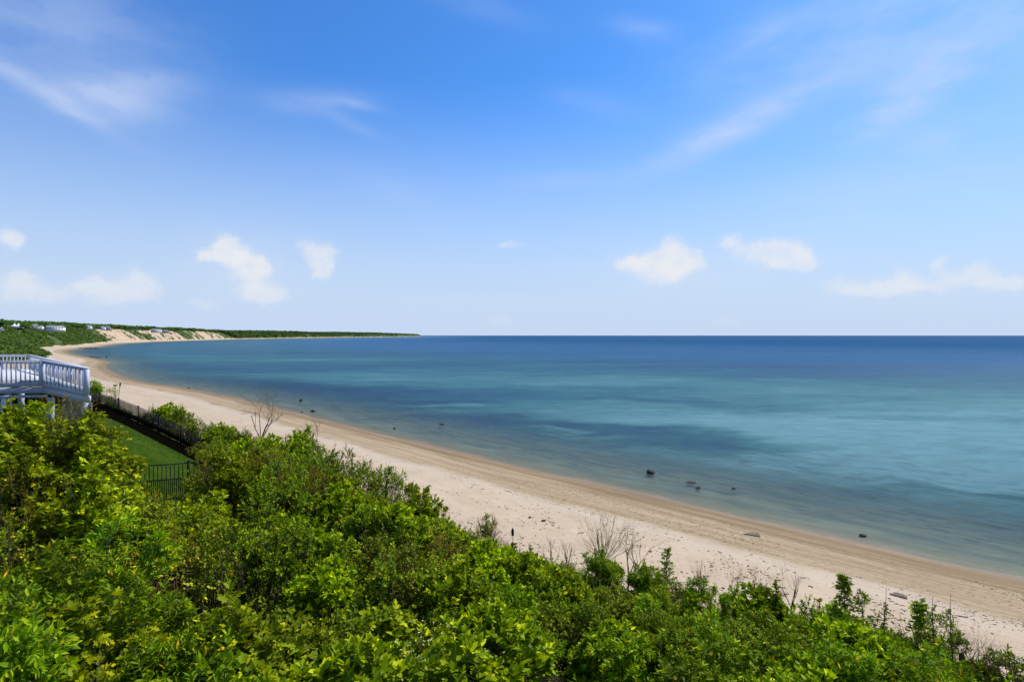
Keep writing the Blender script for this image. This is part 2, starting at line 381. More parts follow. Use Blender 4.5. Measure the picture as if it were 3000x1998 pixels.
bwv = np.interp(gsy, PY, PBW); wfv = np.interp(gsy, PY, PWF)
qd = gd[Q].mean(1); qb = bwv[Q].mean(1); qsy = gsy[Q].mean(1); qmin = gd[Q].min(1); qmax = gd[Q].max(1)
def sheet(name, sel, mat, attrs, lift=0.0):
    q = Q[sel]; u, inv = np.unique(q, return_inverse=True)
    V = gV[u].copy(); V[:, 2] += lift
    o = obj(name, mesh_data(name, V, inv.reshape(-1, 4), mat, {k: a[u] for k, a in attrs.items()}, smooth=True))
    tag(o, kind='structure'); return o

# how bare the bluff is (sand showing) as a fact of the ground
bare = sstep(gsy, 1020, 1220)*sstep(gsy, 2350, 2100)*sstep(fbm(gs/60, gs*0+3, 31), .30, .52)
gul = fbm(gs/16+gd/60+fbm(gs/40, gd/30, 39)*1.6, gd/34, 37, 5)
bare = bare*sstep(gul, .28, .52)
tt = (gd-bwv)/wfv
bare = np.clip(bare, 0, 1)*sstep(tt, 1.12, .9)
path = np.maximum(np.exp(-((gs+0*gd-gs)**2)), 0)*0
bare = np.where(gd < bwv+1.0, 1, bare)
sd = np.stack([gs, gd, gs*0], -1)

def sand_nodes(b):
    v = b.attr('sd', 'Vector'); s_, d_, _ = b.sep(v)
    pos = b.n('ShaderNodeNewGeometry').outputs['Position']
    streak = b.noise(b.vm('MULTIPLY', v, (.06, .85, 0)), 1.0, 5, .65)
    fine = b.noise(pos, 5.5, 6, .75); grit = b.noise(b.vm('MULTIPLY', v, (2.2, 7.0, 0)), 1.0, 5, .7)
    mott = b.noise(pos, .35, 4, .55)
    dry = b.mix(b.mr(mott, .3, .7), (.435,.328,.218), (.49,.38,.258))
    dry = b.mix(b.m('MULTIPLY', b.mr(fine, .55, .75), .30), dry, (.31,.235,.165))
    coarse = b.mix(b.mr(streak, .32, .68), (.285,.202,.108), (.415,.312,.188))
    coarse = b.mix(b.m('MULTIPLY', b.mr(grit, .50, .62), .72), coarse, (.165,.118,.066))
    dn = b.m('ADD', d_, b.m('MULTIPLY', b.m('SUBTRACT', b.noise(b.vm('MULTIPLY', v, (.12,.12,0)), 1.0, 4, .6), .5), 5.5))
    c = b.mix(b.mr(dn, 10.0, 13.2), coarse, dry)
    pale = b.m('MULTIPLY', b.m('MULTIPLY', b.mr(dn, 10.5, 12.5), b.mr(dn, 15.5, 13.2)), .5)
    c = b.mix(pale, c, (.475,.388,.290))
    wet = b.mix(b.mr(streak, .35, .65), (.160,.102,.046), (.220,.148,.070))
    wf_ = b.mr(b.m('ADD', d_, b.m('MULTIPLY', b.m('SUBTRACT', streak, .5), 5.0)), 6.4, 2.6)
    c = b.mix(b.m('MULTIPLY', wf_, .78), c, wet)
    rim = b.mr(d_, 1.15, .45)
    c = b.mix(b.m('MULTIPLY', rim, .5), c, (.16,.125,.10))
    # weed and stones on the bottom under the water
    bot = b.noise(b.vm('MULTIPLY', v, (.10,.42,0)), 1.0, 5, .62, .4)
    sub = b.mr(d_, -.4, -3.5)
    c = b.mix(sub, c, b.mix(b.mr(bot, .36, .66), (.25,.215,.135), (.12,.115,.075)))
    weed = b.m('MULTIPLY', b.mr(b.noise(b.vm('MULTIPLY', v, (.30,.95,0)), 1.0, 5, .65), .52, .61), b.mr(d_, -3, -7))
    c = b.mix(b.m('MULTIPLY', weed, .85), c, (.045,.05,.045))
    vo = b.n('ShaderNodeTexVoronoi'); b.put(vo.inputs['Vector'], b.vm('MULTIPLY', pos, (1.25,1.25,0))); vo.inputs['Randomness'].default_value = 1.0
    dents = b.m('MULTIPLY', b.mr(vo.outputs['Distance'], .22, .08), b.m('MULTIPLY', b.mr(b.noise(pos, .16, 3, .6), .50, .58), b.mr(d_, 12.5, 14.5)))
    h = b.m('ADD', b.m('MULTIPLY', fine, .6), b.m('MULTIPLY', b.noise(pos, 1.1, 4, .6), 2.2))
    h = b.m('SUBTRACT', h, b.m('MULTIPLY', dents, 2.6))
    rough = b.mr(d_, .3, 2.4, .6, .9)
    return c, h, rough
m_sand, b = material('beach_sand')
c, h, rg = sand_nodes(b)
finish(b, principled(b, c, rg, .25, bump(b, h, .8, .08)))
m_bluff, b = material('bluff_ground')
c, h, rg = sand_nodes(b)
pos = b.n('ShaderNodeNewGeometry').outputs['Position']
n1 = b.noise(pos, .12, 6, .65); n2 = b.noise(pos, 3.0, 5, .6)
bluffsand = b.mix(b.mr(n1, .35, .65), (.40,.285,.18), (.50,.385,.27))
litter = b.mix(b.mr(n2, .35, .65), (.012,.009,.005), (.036,.028,.014))
scrub = b.mix(b.mr(n1, .3, .7), (.035,.065,.018), (.095,.12,.035))
veg = b.mix(b.attr('farness'), litter, scrub)
bare_n = b.mr(b.m('ADD', b.attr('bare'), b.m('MULTIPLY', b.m('SUBTRACT', b.noise(pos, .22, 5, .7), .5), .5)), .4, .62)
finish(b, principled(b, b.mix(bare_n, veg, b.mix(b.attr('farness'), c, bluffsand)), .92, .12, bump(b, n2, .6, .12)))

att = {'sd': sd, 'bare': bare, 'farness': sstep(gsy, 150, 500)}
is_sea = qmax < 0.0
nearsea = qmin > -150
sheet('seabed', is_sea & nearsea, m_sand, att)
is_beach = (~is_sea) & (qd < qb+1.2)
sheet('beach', is_beach, m_sand, att)
land = (~is_sea) & (~is_beach)
sheet('bluff', land & (qsy < 620), m_bluff, att)
sheet('hills', land & (qsy >= 620), m_bluff, att)

# ------------------------------------------------------------------ water
def water_tint(X, Y):
    """seagrass beds (negative), clean sand shoals and painted sky-lit water (positive)"""
    t = np.zeros_like(X)
    wx = (fbm(X/12, Y/9, 201, 5)-.5)*30; wy = (fbm(X/12, Y/9, 207, 5)-.5)*24
    X = X+wx; Y = Y+wy
    for px, py, sx, sy_, rot, k in ((1690,1245,14,4,-.35,-.75),(1880,1270,16,5,-.55,-.85),(2010,1300,10,4.5,-.6,-.75),(2220,1352,9,3.2,-.75,-.8),(2120,1330,5,2,-.7,-.5),(1500,1262,16,4,-.4,-.6),(1350,1225,22,6,-.4,-.6),(1080,1208,20,8,-.6,-.7),(900,1142,50,14,-.3,-.95),(640,1112,50,14,-.5,-.6),
             (1240,1178,14,6,-.2,-.6),(1720,1138,30,8,0,-.5),(1970,1175,20,7,-.4,-.7),(1900,1058,140,24,0,-.5),(1300,1035,170,46,0,-.5),(2150,1102,60,8,-.1,-.45),(2500,1075,110,24,0,-.45),(500,1070,60,12,0,-.4),(2820,1452,10,2.0,-.75,-1.0),(2960,1490,6,1.6,-.75,-.9),(2400,1200,26,6,-.2,-.25),
             (1150,1104,70,26,0,.3),(1500,1112,80,34,0,.35),(1850,1120,60,30,0,.3),(1700,1190,40,14,0,.4),(1280,1195,8,3,0,.7),(1180,1186,8,3,0,.5),(1680,1266,8,2.6,-.3,.9),(1560,1240,8,2.6,-.2,.5),(2300,1230,36,14,0,.55),(2480,1280,34,16,0,.5),(2850,1310,44,26,0,.75),(2750,1400,20,12,-.5,.85),(2400,1400,10,7,-.6,.3),
             (700,1055,150,30,0,.35),(2750,1160,90,36,0,.4),(2950,1230,60,40,0,.4),(400,1042,120,60,0,.2),(450,1095,40,10,-.3,.35)):  # wide right-hand blobs paint sky light into the water colour
        c_ = on_water(px, py); x = X-c_[0]; y = Y-c_[1]; cr, sr = math.cos(rot), math.sin(rot)
        a = (x*cr+y*sr)/sx; e = (-x*sr+y*cr)/sy_
        t += (k if k > 0 else k*.8)*np.exp(-(a*a+e*e)*.8)
    return t
wrow = np.concatenate([np.exp(np.linspace(math.log(14), math.log(3000), 560)), [4000, 6000, 10000, 20000, 50000, 120000, 280000]])
waz = np.concatenate([np.linspace(R(-60), R(-46), 20)[:-1], np.linspace(R(-46), R(46), 520), np.linspace(R(46), R(80), 30)[1:]])
WY = np.repeat(wrow[:, None], len(waz), 1); WX = np.tan(waz)[None]*WY
WD, WS, _ = shore(WX, WY); WD = WD.reshape(WX.shape); WS = WS.reshape(WX.shape)
wi = np.arange(WX.size).reshape(WX.shape)
WQ = np.stack([wi[:-1,:-1], wi[:-1,1:], wi[1:,1:], wi[1:,:-1]], -1).reshape(-1, 4)
keep = WD.ravel()[WQ].min(1) < 3.0
WQ = WQ[keep]; u, inv = np.unique(WQ, return_inverse=True)
m_w, b = material('sea_water')
pos = b.n('ShaderNodeNewGeometry').outputs['Position']
off = b.attr('off'); tint = b.attr('wt')
sv = b.attr('sd', 'Vector')
px_, py_, _ = b.sep(pos)
big = b.noise(b.vm('MULTIPLY', pos, (.011,.026,0)), 1.0, 5, .6, .6)
mid = b.noise(b.vm('MULTIPLY', pos, (.045,.13,0)), 1.0, 5, .62, .3)
fin = b.noise(b.vm('MULTIPLY', pos, (.22,.75,0)), 1.0, 5, .68)
nearw = b.mr(off, 300, 40)
t2 = b.m('ADD', b.m('ADD', tint, b.m('MULTIPLY', b.m('MULTIPLY', b.m('SUBTRACT', fin, .5), nearw), .9)), b.m('ADD', b.m('MULTIPLY', b.m('SUBTRACT', big, .5), 1.5), b.m('MULTIPLY', b.m('SUBTRACT', mid, .5), .95)))
body = b.ramp(b.mr(t2, -1.2, 1.2, 0, 1, 'LINEAR'), [(0,(.006,.026,.066)),(.36,(.010,.050,.102)),(.55,(.018,.084,.112)),(.75,(.044,.136,.152)),(1,(.098,.212,.236))])
deep = b.ramp(b.mr(t2, -1, 1, 0, 1, 'LINEAR'), [(0,(.005,.045,.122)),(.5,(.008,.064,.158)),(1,(.018,.098,.200))])
body = b.mix(b.mr(off, 120, 420), body, deep)
beds = b.mr(b.noise(b.vm('MULTIPLY', sv, (.24,.62,0)), 1.0, 6, .68, .4), .50, .60)
beds = b.m('MULTIPLY', beds, b.m('MULTIPLY', b.mr(off, 3, 9), b.mr(off, 46, 24)))
body = b.mix(b.mr(off, 22, 4), body, b.mix(b.mr(mid, .35, .65), (.045,.088,.098), (.075,.125,.112)))
body = b.mix(b.m('MULTIPLY', beds, .45), body, (.014,.042,.052))
grn = b.noise(b.vm('MULTIPLY', pos, (.16,.34,0)), 1.0, 9, .80)
gv = b.n('ShaderNodeVectorMath', operation='SCALE'); b.put(gv.inputs[0], body); b.put(gv.inputs['Scale'], b.mr(grn, .3, .7, .74, 1.26, 'LINEAR')); body = gv.outputs[0]  # light and dark of the wavelets put into the body colour as grain
opac = b.m('SUBTRACT', 1.0, b.m('EXPONENT', b.m('MULTIPLY', b.m('MAXIMUM', off, 0.0), -.058)))
opac = b.m('MULTIPLY', opac, b.mr(off, 0.0, 1.2))
rip = b.m('ADD', b.noise(b.vm('MULTIPLY', pos, (.05,.15,0)), 1.0, 10, .74), b.m('MULTIPLY', b.noise(b.vm('MULTIPLY', pos, (1.0,2.0,0)), 1.3, 4, .65), .10))
nb = b.n('ShaderNodeBump'); nb.inputs['Strength'].default_value = 1.0; nb.inputs['Distance'].default_value = 1.1; b.put(nb.inputs['Height'], rip)
dif = b.n('ShaderNodeBsdfDiffuse'); b.put(dif.inputs[0], body)
trn = b.n('ShaderNodeBsdfTransparent'); b.put(trn.inputs[0], (.86,.95,.93,1))
gl = b.n('ShaderNodeBsdfGlossy'); gl.inputs['Roughness'].default_value = .16; b.put(gl.inputs['Normal'], nb.outputs[0]); gl.inputs[0].default_value = (.72,.92,1,1)
m1 = b.n('ShaderNodeMixShader'); b.put(m1.inputs[0], opac); b.nt.links.new(trn.outputs[0], m1.inputs[1]); b.nt.links.new(dif.outputs[0], m1.inputs[2])
fr = b.n('ShaderNodeFresnel'); fr.inputs['IOR'].default_value = 1.33; b.put(fr.inputs['Normal'], nb.outputs[0])
# wind-roughened water turns its facing wave slopes to the eye: weaker mirror at grazing view
m2 = b.n('ShaderNodeMixShader'); b.put(m2.inputs[0], b.m('MULTIPLY', fr.outputs[0], b.m('MULTIPLY', b.mr(off, 0, 4.0, .05, .36), b.mr(off, 100, 1200, 1, .3))))
b.nt.links.new(m1.outputs[0], m2.inputs[1]); b.nt.links.new(gl.outputs[0], m2.inputs[2]); finish(b, m2.outputs[0])
wt = water_tint(WX, WY).ravel()
WV = np.stack([WX, WY, WX*0+.02], -1).reshape(-1, 3)
o = obj('sea', mesh_data('sea', WV[u], inv.reshape(-1, 4), m_w, {'off': -WD.ravel()[u], 'wt': wt[u], 'sd': np.stack([WS.ravel()[u], WD.ravel()[u], WS.ravel()[u]*0], -1)}, smooth=True))
tag(o, kind='structure')

# ------------------------------------------------------------------ leaves
def ltemp(kind):
    if kind == 'lobed':
        half = [(-.06,.27),(.20,.22),(.40,.50),(.50,.21),(.74,.24)]
        pts = [(0,0)]+half+[(1,0)]+[(x,-y) for x, y in half[::-1]]
        V = [(.34,0,-.05)]+[(x, y, .10*abs(y)-.10*x*x) for x, y in pts]
        n = len(pts); T = [(0,1+i,1+(i+1) % n) for i in range(n)]
        return np.array(V), np.array(T)
    w1, w2, dr = {'lance': (.10,.145,.16), 'oval': (.22,.30,.06), 'ovate': (.30,.27,.10)}[kind]
    V = [(0,0,0),(.45,0,-.05),(1,0,-dr-.04),(.2,w1,.02),(.58,w2,.0-dr*.3),(.2,-w1,.02),(.58,-w2,-dr*.3)]
    T = [(0,1,3),(3,1,4),(4,1,2),(0,5,1),(5,6,1),(6,2,1)]
    return np.array(V), np.array(T)
LT = {k: ltemp(k) for k in ('lobed','lance','oval','ovate')}
def nrm(v): return v/(np.linalg.norm(v, axis=-1, keepdims=True)+1e-9)
def leaves(kind, O, D, Nn, size):
    V, T = LT[kind]
    x = nrm(D); y = nrm(np.cross(Nn, x)); z = np.cross(x, y)
    P = O[:, None]+size[:, None, None]*(V[None,:,0:1]*x[:,None]+V[None,:,1:2]*y[:,None]+V[None,:,2:3]*z[:,None])
    n = len(V); F_ = T[None]+(np.arange(len(O))*n)[:, None, None]
    return P.reshape(-1, 3), F_.reshape(-1, 3), n
UP = np.array([0, 0, 1.])
def shoot_leaves(rng, base, d, ln, nl, leaf, size, droop, spread=1.0, t0=.12, whorl=False, flat=.8):
    """base (N,3), d (N,3) unit, ln (N,) -> leaf arrays and shoot polylines"""
    N = len(base)
    ts = np.linspace(t0, 1, nl)[None]+rng.normal(0, .02, (N, nl))
    if whorl: ts = 1-(1-ts)**2.2*.9
    pos = base[:, None]+d[:, None]*(ln[:, None]*ts)[..., None]-UP*(droop*ln[:, None]*ts**2)[..., None]
    tang = nrm(d[:, None]-UP*(2*droop*ts)[..., None])
    a = nrm(np.cross(tang, UP+rng.normal(0, .1, (N, 1, 3)))); bb = np.cross(tang, a)
    ph = np.arange(nl)[None]*2.4+rng.uniform(0, 6.28, (N, 1))
    rad = a*np.cos(ph)[..., None]+bb*np.sin(ph)[..., None]
    op = (1.05-.55*ts)*spread
    D = nrm(tang*np.cos(op)[..., None]+rad*np.sin(op)[..., None]+rng.normal(0, .18, (N, nl, 3))-UP*.12)
    Nn = nrm(UP*flat+rng.normal(0, .42, (N, nl, 3))+tang*.25)
    sz = size*(1.12-.5*np.abs(ts-.45))*rng.uniform(.72, 1.2, (N, nl))
    tint = .18+.34*rng.random((N, nl))+.30*np.clip(ts, 0, 1)**2*rng.random((N, 1))+.22*(rng.random((N, 1))-.4)
    ex = rng.random((N, nl)) > .985; tint = np.where(ex, 1.0, tint)
    P, T, n = leaves(leaf, pos.reshape(-1, 3), D.reshape(-1, 3), Nn.reshape(-1, 3), sz.ravel())
    K_ = np.linspace(0, 1, 4)[None]
    line = base[:, None]+d[:, None]*(ln[:, None]*K_)[..., None]-UP*(droop*ln[:, None]*K_**2)[..., None]
    return P, T, np.repeat(np.clip(tint.ravel(), 0, 1), n), line
def shrub_meshes(name, seed, kind, r, h, nshoot, nl, leaf, size, ln, droop=.25, lumps=.3, whorl=False, up=.55, stem='bark', flat=.8, extra=None, twigs=0, openness=0.0):
    rng = np.random.default_rng(seed)
    # lumpy envelope: a few heads sharing one base
    nh = int(9+7*r*max(h/2, .8)); ha = rng.uniform(0, 6.283, nh); hd = r*np.sqrt(rng.random(nh))*.82; hc_ = np.stack([hd*np.cos(ha), hd*np.sin(ha)], -1)
    hz = h*(1-.42*(hd/r)**2-rng.uniform(0, lumps, nh)); hr = r*rng.uniform(.24, .42, nh)*(1.0 if h < 3 else .85)
    low_h = rng.random(nh) < (.22 if h < 2.5 else .38); hz[low_h] *= rng.uniform(.4, .75, low_h.sum()); hc_[low_h] *= 1.12
    hz[0] = h; hc_[0] *= .3
    k = rng.integers(0, nh, nshoot)
    u_ = nrm(rng.normal(0, 1, (nshoot, 3))); u_[:, 2] = np.abs(u_[:, 2])*1.0-.30*(rng.random(nshoot) > .6); u_ = nrm(u_)
    rr = hr[k]*(rng.uniform(.55, 1.05, nshoot)**.6)
    cz = hz[k]-hr[k]*.85
    tip = np.stack([hc_[k,0]+u_[:,0]*rr, hc_[k,1]+u_[:,1]*rr, cz+u_[:,2]*rr*.9], -1)
    low = rng.random(nshoot) < .10; tip[low, 2] *= rng.uniform(.3, .9, low.sum()); tip[low, :2] *= 1.05
    tip[:, 2] = np.maximum(tip[:, 2], .08*h)
    d = nrm(u_*.55+UP*up+rng.normal(0, .32, (nshoot, 3)))
    L = ln*rng.uniform(.6, 1.35, nshoot)
    base = tip-d*(L*.8)[:, None]
    lead = rng.random(nshoot) < .06; d[lead] = nrm(d[lead]*.5+UP*.9); L[lead] *= 1.7
    P, T, tint, line = shoot_leaves(rng, base, d, L, nl, leaf, size, droop, whorl=whorl, flat=flat)
    Ps, Ts, tn = [P], [T], [tint]
    if extra:
        n = len(P)
        for frac, lf, sz, tv in extra:
            kk = rng.random(nshoot) < frac; e = line[kk, -1]; e = np.repeat(e, 4, 0)+rng.normal(0, sz, (4*len(e), 3))
            P2, T2, n2 = leaves(lf, e, rng.normal(0, 1, e.shape), nrm(UP+rng.normal(0, .4, e.shape)), np.full(len(e), sz)*rng.uniform(.7, 1.2, len(e)))
            Ps.append(P2); Ts.append(T2+sum(len(q) for q in Ps[:-1])); tn.append(np.full(len(P2), tv))
    fol = mesh_data(name+'_foliage', np.concatenate(Ps), np.concatenate(Ts), LM[kind], {'tint': np.concatenate(tn)})
    # stems: shoot axes plus limbs running down to the base
    V1, Q1 = tubes(line, np.linspace(.0055, .0018, 4)[None]*np.ones((nshoot, 1)))
    ml = rng.choice(nshoot, min(nshoot, 46+twigs), replace=False)
    b0 = np.stack([rng.normal(0, r*.14, len(ml)), rng.normal(0, r*.14, len(ml)), np.full(len(ml), -1.1)], -1)
    e = line[ml, 0]; t = np.linspace(0, 1, 6)[None, :, None]
    mid_ = b0*.45+e*.55; mid_[:, :2] *= .75
    lim = b0[:, None]*(1-t)**2+2*mid_[:, None]*t*(1-t)+e[:, None]*t**2
    lim[:, 1:-1] += rng.normal(0, .03, lim[:, 1:-1].shape)
    V2, Q2 = tubes(lim, np.linspace(.021, .006, 6)[None]*rng.uniform(.6, 1.2, (len(ml), 1)), 4)
    Vs, Qs = [V1, V2], [Q1, Q2+len(V1)]
    if twigs:
        tb = line[rng.choice(nshoot, twigs), 1]; td = nrm(rng.normal(0, .5, (twigs, 3))+UP*.9); tl = rng.uniform(.3, .8, twigs)
        K5 = np.linspace(0, 1, 5)
        tw = tb[:, None]+td[:, None]*(tl[:, None]*K5[None])[..., None]+np.cumsum(rng.normal(0, .018, (twigs, 5, 3)), 1)
        V3, Q3 = tubes(tw, np.linspace(.006, .0018, 5)[None]*np.ones((twigs, 1))); Qs.append(Q3+len(V1)+len(V2)); Vs.append(V3)
    stm = mesh_data(name+'_stems', np.concatenate(Vs), np.concatenate(Qs), M[stem])
    return fol, stm
PROTO = {}
def proto(key, *a, **k): PROTO.setdefault(key, []).append(shrub_meshes(*a, **k))
# kind, size class -> variants
sd_ = 100
for cls, r, h, ns in (('low', 1.0, 1.25, 300), ('mid', 1.15, 2.1, 380), ('tall', 1.55, 3.4, 620)):
    for v in range(2):
        sd_ += 1; proto(('grape', cls), 'grapevine', sd_, 'grape', r, h, int(ns*.9), 11, 'lobed', .124, .50, .38, .35, up=.35, flat=.95, twigs=40)
        sd_ += 1; proto(('cherry', cls), 'cherry', sd_, 'cherry', r*.85, h*1.08, int(ns*.78), 16, 'lance', .14, .55, .42, .40, up=.9, flat=.5)
        sd_ += 1; proto(('privet', cls), 'privet', sd_, 'privet', r, h, int(ns*1.0), 18, 'oval', .066, .42, .18, .3, up=.7, twigs=20)
        sd_ += 1; proto(('whorl', cls), 'whorl', sd_, 'whorl', r*.95, h, int(ns*.8), 12, 'ovate', .15, .46, .14, .3, whorl=True, up=.8, flat=1.1, stem='green_stem')
        sd_ += 1; proto(('bramble', cls), 'bramble', sd_, 'bramble', r, h*.95, int(ns*.9), 17, 'ovate', .060, .58, .40, .35, up=.45, stem='red_stem', twigs=45)
        sd_ += 1; proto(('twiggy', cls), 'twiggy', sd_, 'twiggy', r*.9, h*1.02, int(ns*.7), 13, 'oval', .048, .5, .12, .35, up=.9, stem='bark', twigs=70)
KIND = {
 'grape': ('grapevine_shrub', 'mounded grapevine with broad lobed yellow-green leaves in the bluff thicket', 'vine', 'grapevine mounds on the bluff'),
 'cherry': ('cherry_shrub', 'upright cherry shrub with long drooping narrow leaves in the bluff thicket', 'shrub', 'long-leaved cherry shrubs on the bluff'),
 'privet': ('privet_shrub', 'dense dark green shrub of small oval leaves in the bluff thicket', 'shrub', 'small-leaved green shrubs on the bluff'),
 'whorl': ('viburnum_shrub', 'bright green shrub with whorled leaf rosettes at its shoot tips', 'shrub', 'rosette-leaved shrubs on the bluff'),
 'bramble': ('bramble_shrub', 'arching red-stemmed bramble with small leaves in the bluff thicket', 'bramble', 'brambles on the bluff'),
 'twiggy': ('bayberry_shrub', 'twiggy olive-brown shrub with sparse small leaves in the bluff thicket', 'shrub', 'twiggy olive shrubs on the bluff'),
}
def zone(px, Y):
    if px < 420 and Y > 12: return 'in front of the raised deck'
    if 330 < px < 680 and Y > 11.5: return 'below the short black fence'
    if px < 330: return 'on the bank under the deck side'
    if px < 1000 and Y > 15: return 'around the leafless dead trees'
    if px < 1320 and Y > 15: return 'above the footprints in the sand'
    if px < 1700 and Y > 15: return 'near the garden torch'
    if px < 2100 and Y > 14: return 'around the fan-branched stump'
    if px < 2450 and Y > 12.5: return 'below the bare reddish twigs'
    if px < 2760 and Y > 11: return 'around the tall saplings'
    if px >= 2600: return 'around the old wooden post'
    if px < 800 and Y < 11: return 'by the yellow leaf sprigs'
    if px < 1450 and Y < 11: return 'by the cream blossom sprays'
    if px < 1450: return 'around the bright yellow leaf spray'
    return 'on the slope between stump and saplings'
KSH = {'grape': 'grapevine mound with broad lobed yellow-green leaves', 'cherry': 'cherry shrub with long drooping leaves', 'privet': 'dense shrub of small oval green leaves', 'whorl': 'shrub with rosettes of broad bright leaves', 'bramble': 'arching red-stemmed small-leaved bramble', 'twiggy': 'twiggy olive-brown sparse-leaved shrub'}
def place_shrub(kind, top, rz, s, rng, cls=None, label=None, group=None, name=None, cat=None):
    X, Y, Z = top; gz = float(height(np.array([X]), np.array([Y]))[0][0]); hh = max(Z-gz, .5)
    cls = cls or ('low' if hh/s < 1.55 else 'mid' if hh/s < 2.7 else 'tall')
    vs_ = PROTO[(kind, cls)]; fol, stm = vs_[int(rng.integers(0, len(vs_)))]
    hp = {'low': 1.25, 'mid': 2.1, 'tall': 3.4}[cls]*s*.86
    nm, lb, ct, gp = KIND[kind]
    zn = zone(1500+X/Y*F, Y); sz_ = {'low': 'low', 'mid': 'chest-high', 'tall': 'tall'}[cls]
    e = empty(name or nm, (X, Y, Z-hp), rz, s)
    tag(e, label or '%s %s %s' % (sz_, KSH[kind], zn), cat or ct, group or '%s %ss %s' % (sz_, nm.replace('_', ' '), zn))
    obj('foliage', fol, e); obj('stems', stm, e)
    return e

# canopy heights of the thicket (photo column, row, distance)
SIL = [(-150,1185,14),(20,1238,13),(90,1212,13.6),(165,1204,14),(225,1216,14),(262,1236,13.8),(258,1300,13),(310,1420,11.8),(430,1515,12.2),(480,1525,13.2),(545,1525,13.6),(605,1470,15.2),(640,1345,19),(700,1315,20.5),(790,1310,22),(865,1280,23),(905,1272,23),(955,1345,23),
       (1000,1345,23),(1060,1375,23),(1140,1390,23),(1230,1455,22.5),(1290,1535,22),(1360,1550,21.5),(1420,1528,21),(1470,1595,20.5),(1515,1630,20.5),(1560,1650,20),(1600,1655,20.2),(1650,1662,20),(1740,1650,19.5),(1820,1735,18.5),(1880,1690,19),(1960,1690,19),(2050,1722,18),(2150,1755,17.5),
       (2250,1755,17),(2350,1785,16.5),(2450,1805,16),(2550,1835,15.5),(2650,1860,15),(2750,1890,14.5),(2850,1955,13.5),(2950,1965,13),(3200,1990,12.2)]
INN = [(0,1420,11),(100,1420,11),(200,1415,11.3),(300,1440,11.3),(400,1510,11.3),(200,1560,10),(500,1600,11),(420,1700,9),(700,1480,15),(700,1700,10.5),(900,1540,15),(900,1800,9),(1100,1600,14.5),(1200,1750,11.5),(1300,1650,15.5),(1500,1750,14.5),
       (1500,1950,9.5),(1800,1850,13.5),(2000,1950,10.5),(2300,1900,12.5),(2600,1950,11.5),(100,1700,8),(0,1900,6.5),(500,1950,6.8),(1000,1990,7.5),(2000,2050,9),(2800,2050,10)]
CP = np.array([at(*p) for p in SIL+INN])
SILX = np.array([p[0] for p in SIL], float); SILD = np.array([p[2] for p in SIL], float)
def canopy(X, Y):
    d2 = (CP[:, 0]-X)**2+(CP[:, 1]-Y)**2+.15; wgt = d2**-1.6
    return float((wgt*CP[:, 2]).sum()/wgt.sum())
rng = np.random.default_rng(7)
def kind_at(px, Y, X):
    """which plant grows where: broad drifts"""
    q = rng.random()
    if px < 480 and Y > 10.5: pr = {'grape': .62, 'twiggy': .12, 'bramble': .18, 'whorl': .08}
    elif px < 700 and Y < 9.0: pr = {'cherry': .42, 'grape': .45, 'privet': .13}
    elif px < 620: pr = {'grape': .5, 'bramble': .2, 'cherry': .2, 'privet': .1}
    elif px < 1300 and Y > 17: pr = {'twiggy': .22, 'bramble': .22, 'whorl': .34, 'privet': .22}
    elif px < 1300 and Y > 11.5: pr = {'whorl': .3, 'bramble': .22, 'privet': .3, 'cherry': .18}
    elif px < 1500 and Y < 10.5: pr = {'privet': .45, 'grape': .15, 'whorl': .22, 'cherry': .18}
    elif px < 1750 and Y > 17: pr = {'twiggy': .30, 'bramble': .25, 'privet': .25, 'whorl': .2}
    elif px < 1700: pr = {'whorl': .48, 'privet': .22, 'bramble': .12, 'cherry': .18}
    else: pr = {'cherry': .58, 'privet': .16, 'whorl': .14, 'bramble': .12}
    a = 0
    for k, v in pr.items():
        a += v
        if q < a: return k
    return k
HOLLOWS = ((440,1600,110,70),(660,1490,80,45),(180,1330,90,40),(1330,1790,70,40),(1640,1850,70,45),(2200,1960,80,40))
n_sh = 0
Yc = 5.6
while Yc < 24:
    step = .92+.022*Yc
    Xc = -1.05*Yc-1.0
    while Xc < 1.02*Yc+1.0:
        X = Xc+rng.uniform(-.33, .33)*step; Y = Yc+rng.uniform(-.33, .33)*step
        Xc += step
        px = 1500+X/Y*F
        if Y > np.interp(px, SILX, SILD)+.2: continue
        if not (-230 < px < 3200): continue
        hol = float(fbm(np.array([X/2.6]), np.array([Y/2.6]), 44, 2)[0])
        if hol < .385: continue
        if 190 < px < 540 and Y > 11.7: continue
        z0 = canopy(X, Y); py_ = HY+(HC-z0)/Y*F
        if any(((px-a)/rx)**2+((py_-b_)/ry)**2 < 1 for a, b_, rx, ry in HOLLOWS): continue
        z = z0+rng.normal(0, .16)+(hol-.5)*1.3
        k = kind_at(px, Y, X)
        s = rng.uniform(.82, 1.1)
        if k == 'cherry': s *= .92
        place_shrub(k, (X, Y, z), rng.uniform(0, 6.28), s, rng); n_sh += 1
    Yc += step*.9
# shrubs along the edge keep the outline of the thicket
for i, (px, py, Y) in enumerate(SIL):
    p = at(px, py, Y); k = kind_at(px, Y, p[0])
    place_shrub(k, p, rng.uniform(0, 6.28), rng.uniform(.75, .95), rng); n_sh += 1
print('shrubs', n_sh)
# low shrubs on the bank below the edge, down to the sand
for i in range(90):
    px = rng.uniform(1100, 3050); Y = np.interp(px, SILX, SILD)+rng.uniform(1.0, 3.2)
    X = (px-1500)/F*Y; gz, d_, _, _ = height(np.array([X]), np.array([Y]))
    if d_[0] < 26.5: continue
    zmax = HC-(np.interp(px, SILX, [s[1] for s in SIL])+25-HY)/F*Y
    place_shrub(('bramble','twiggy','privet')[i % 3], (X, Y, min(gz[0]+rng.uniform(.5, 1.1), zmax)), rng.uniform(0, 6.28), rng.uniform(.55, .8), rng, 'low')
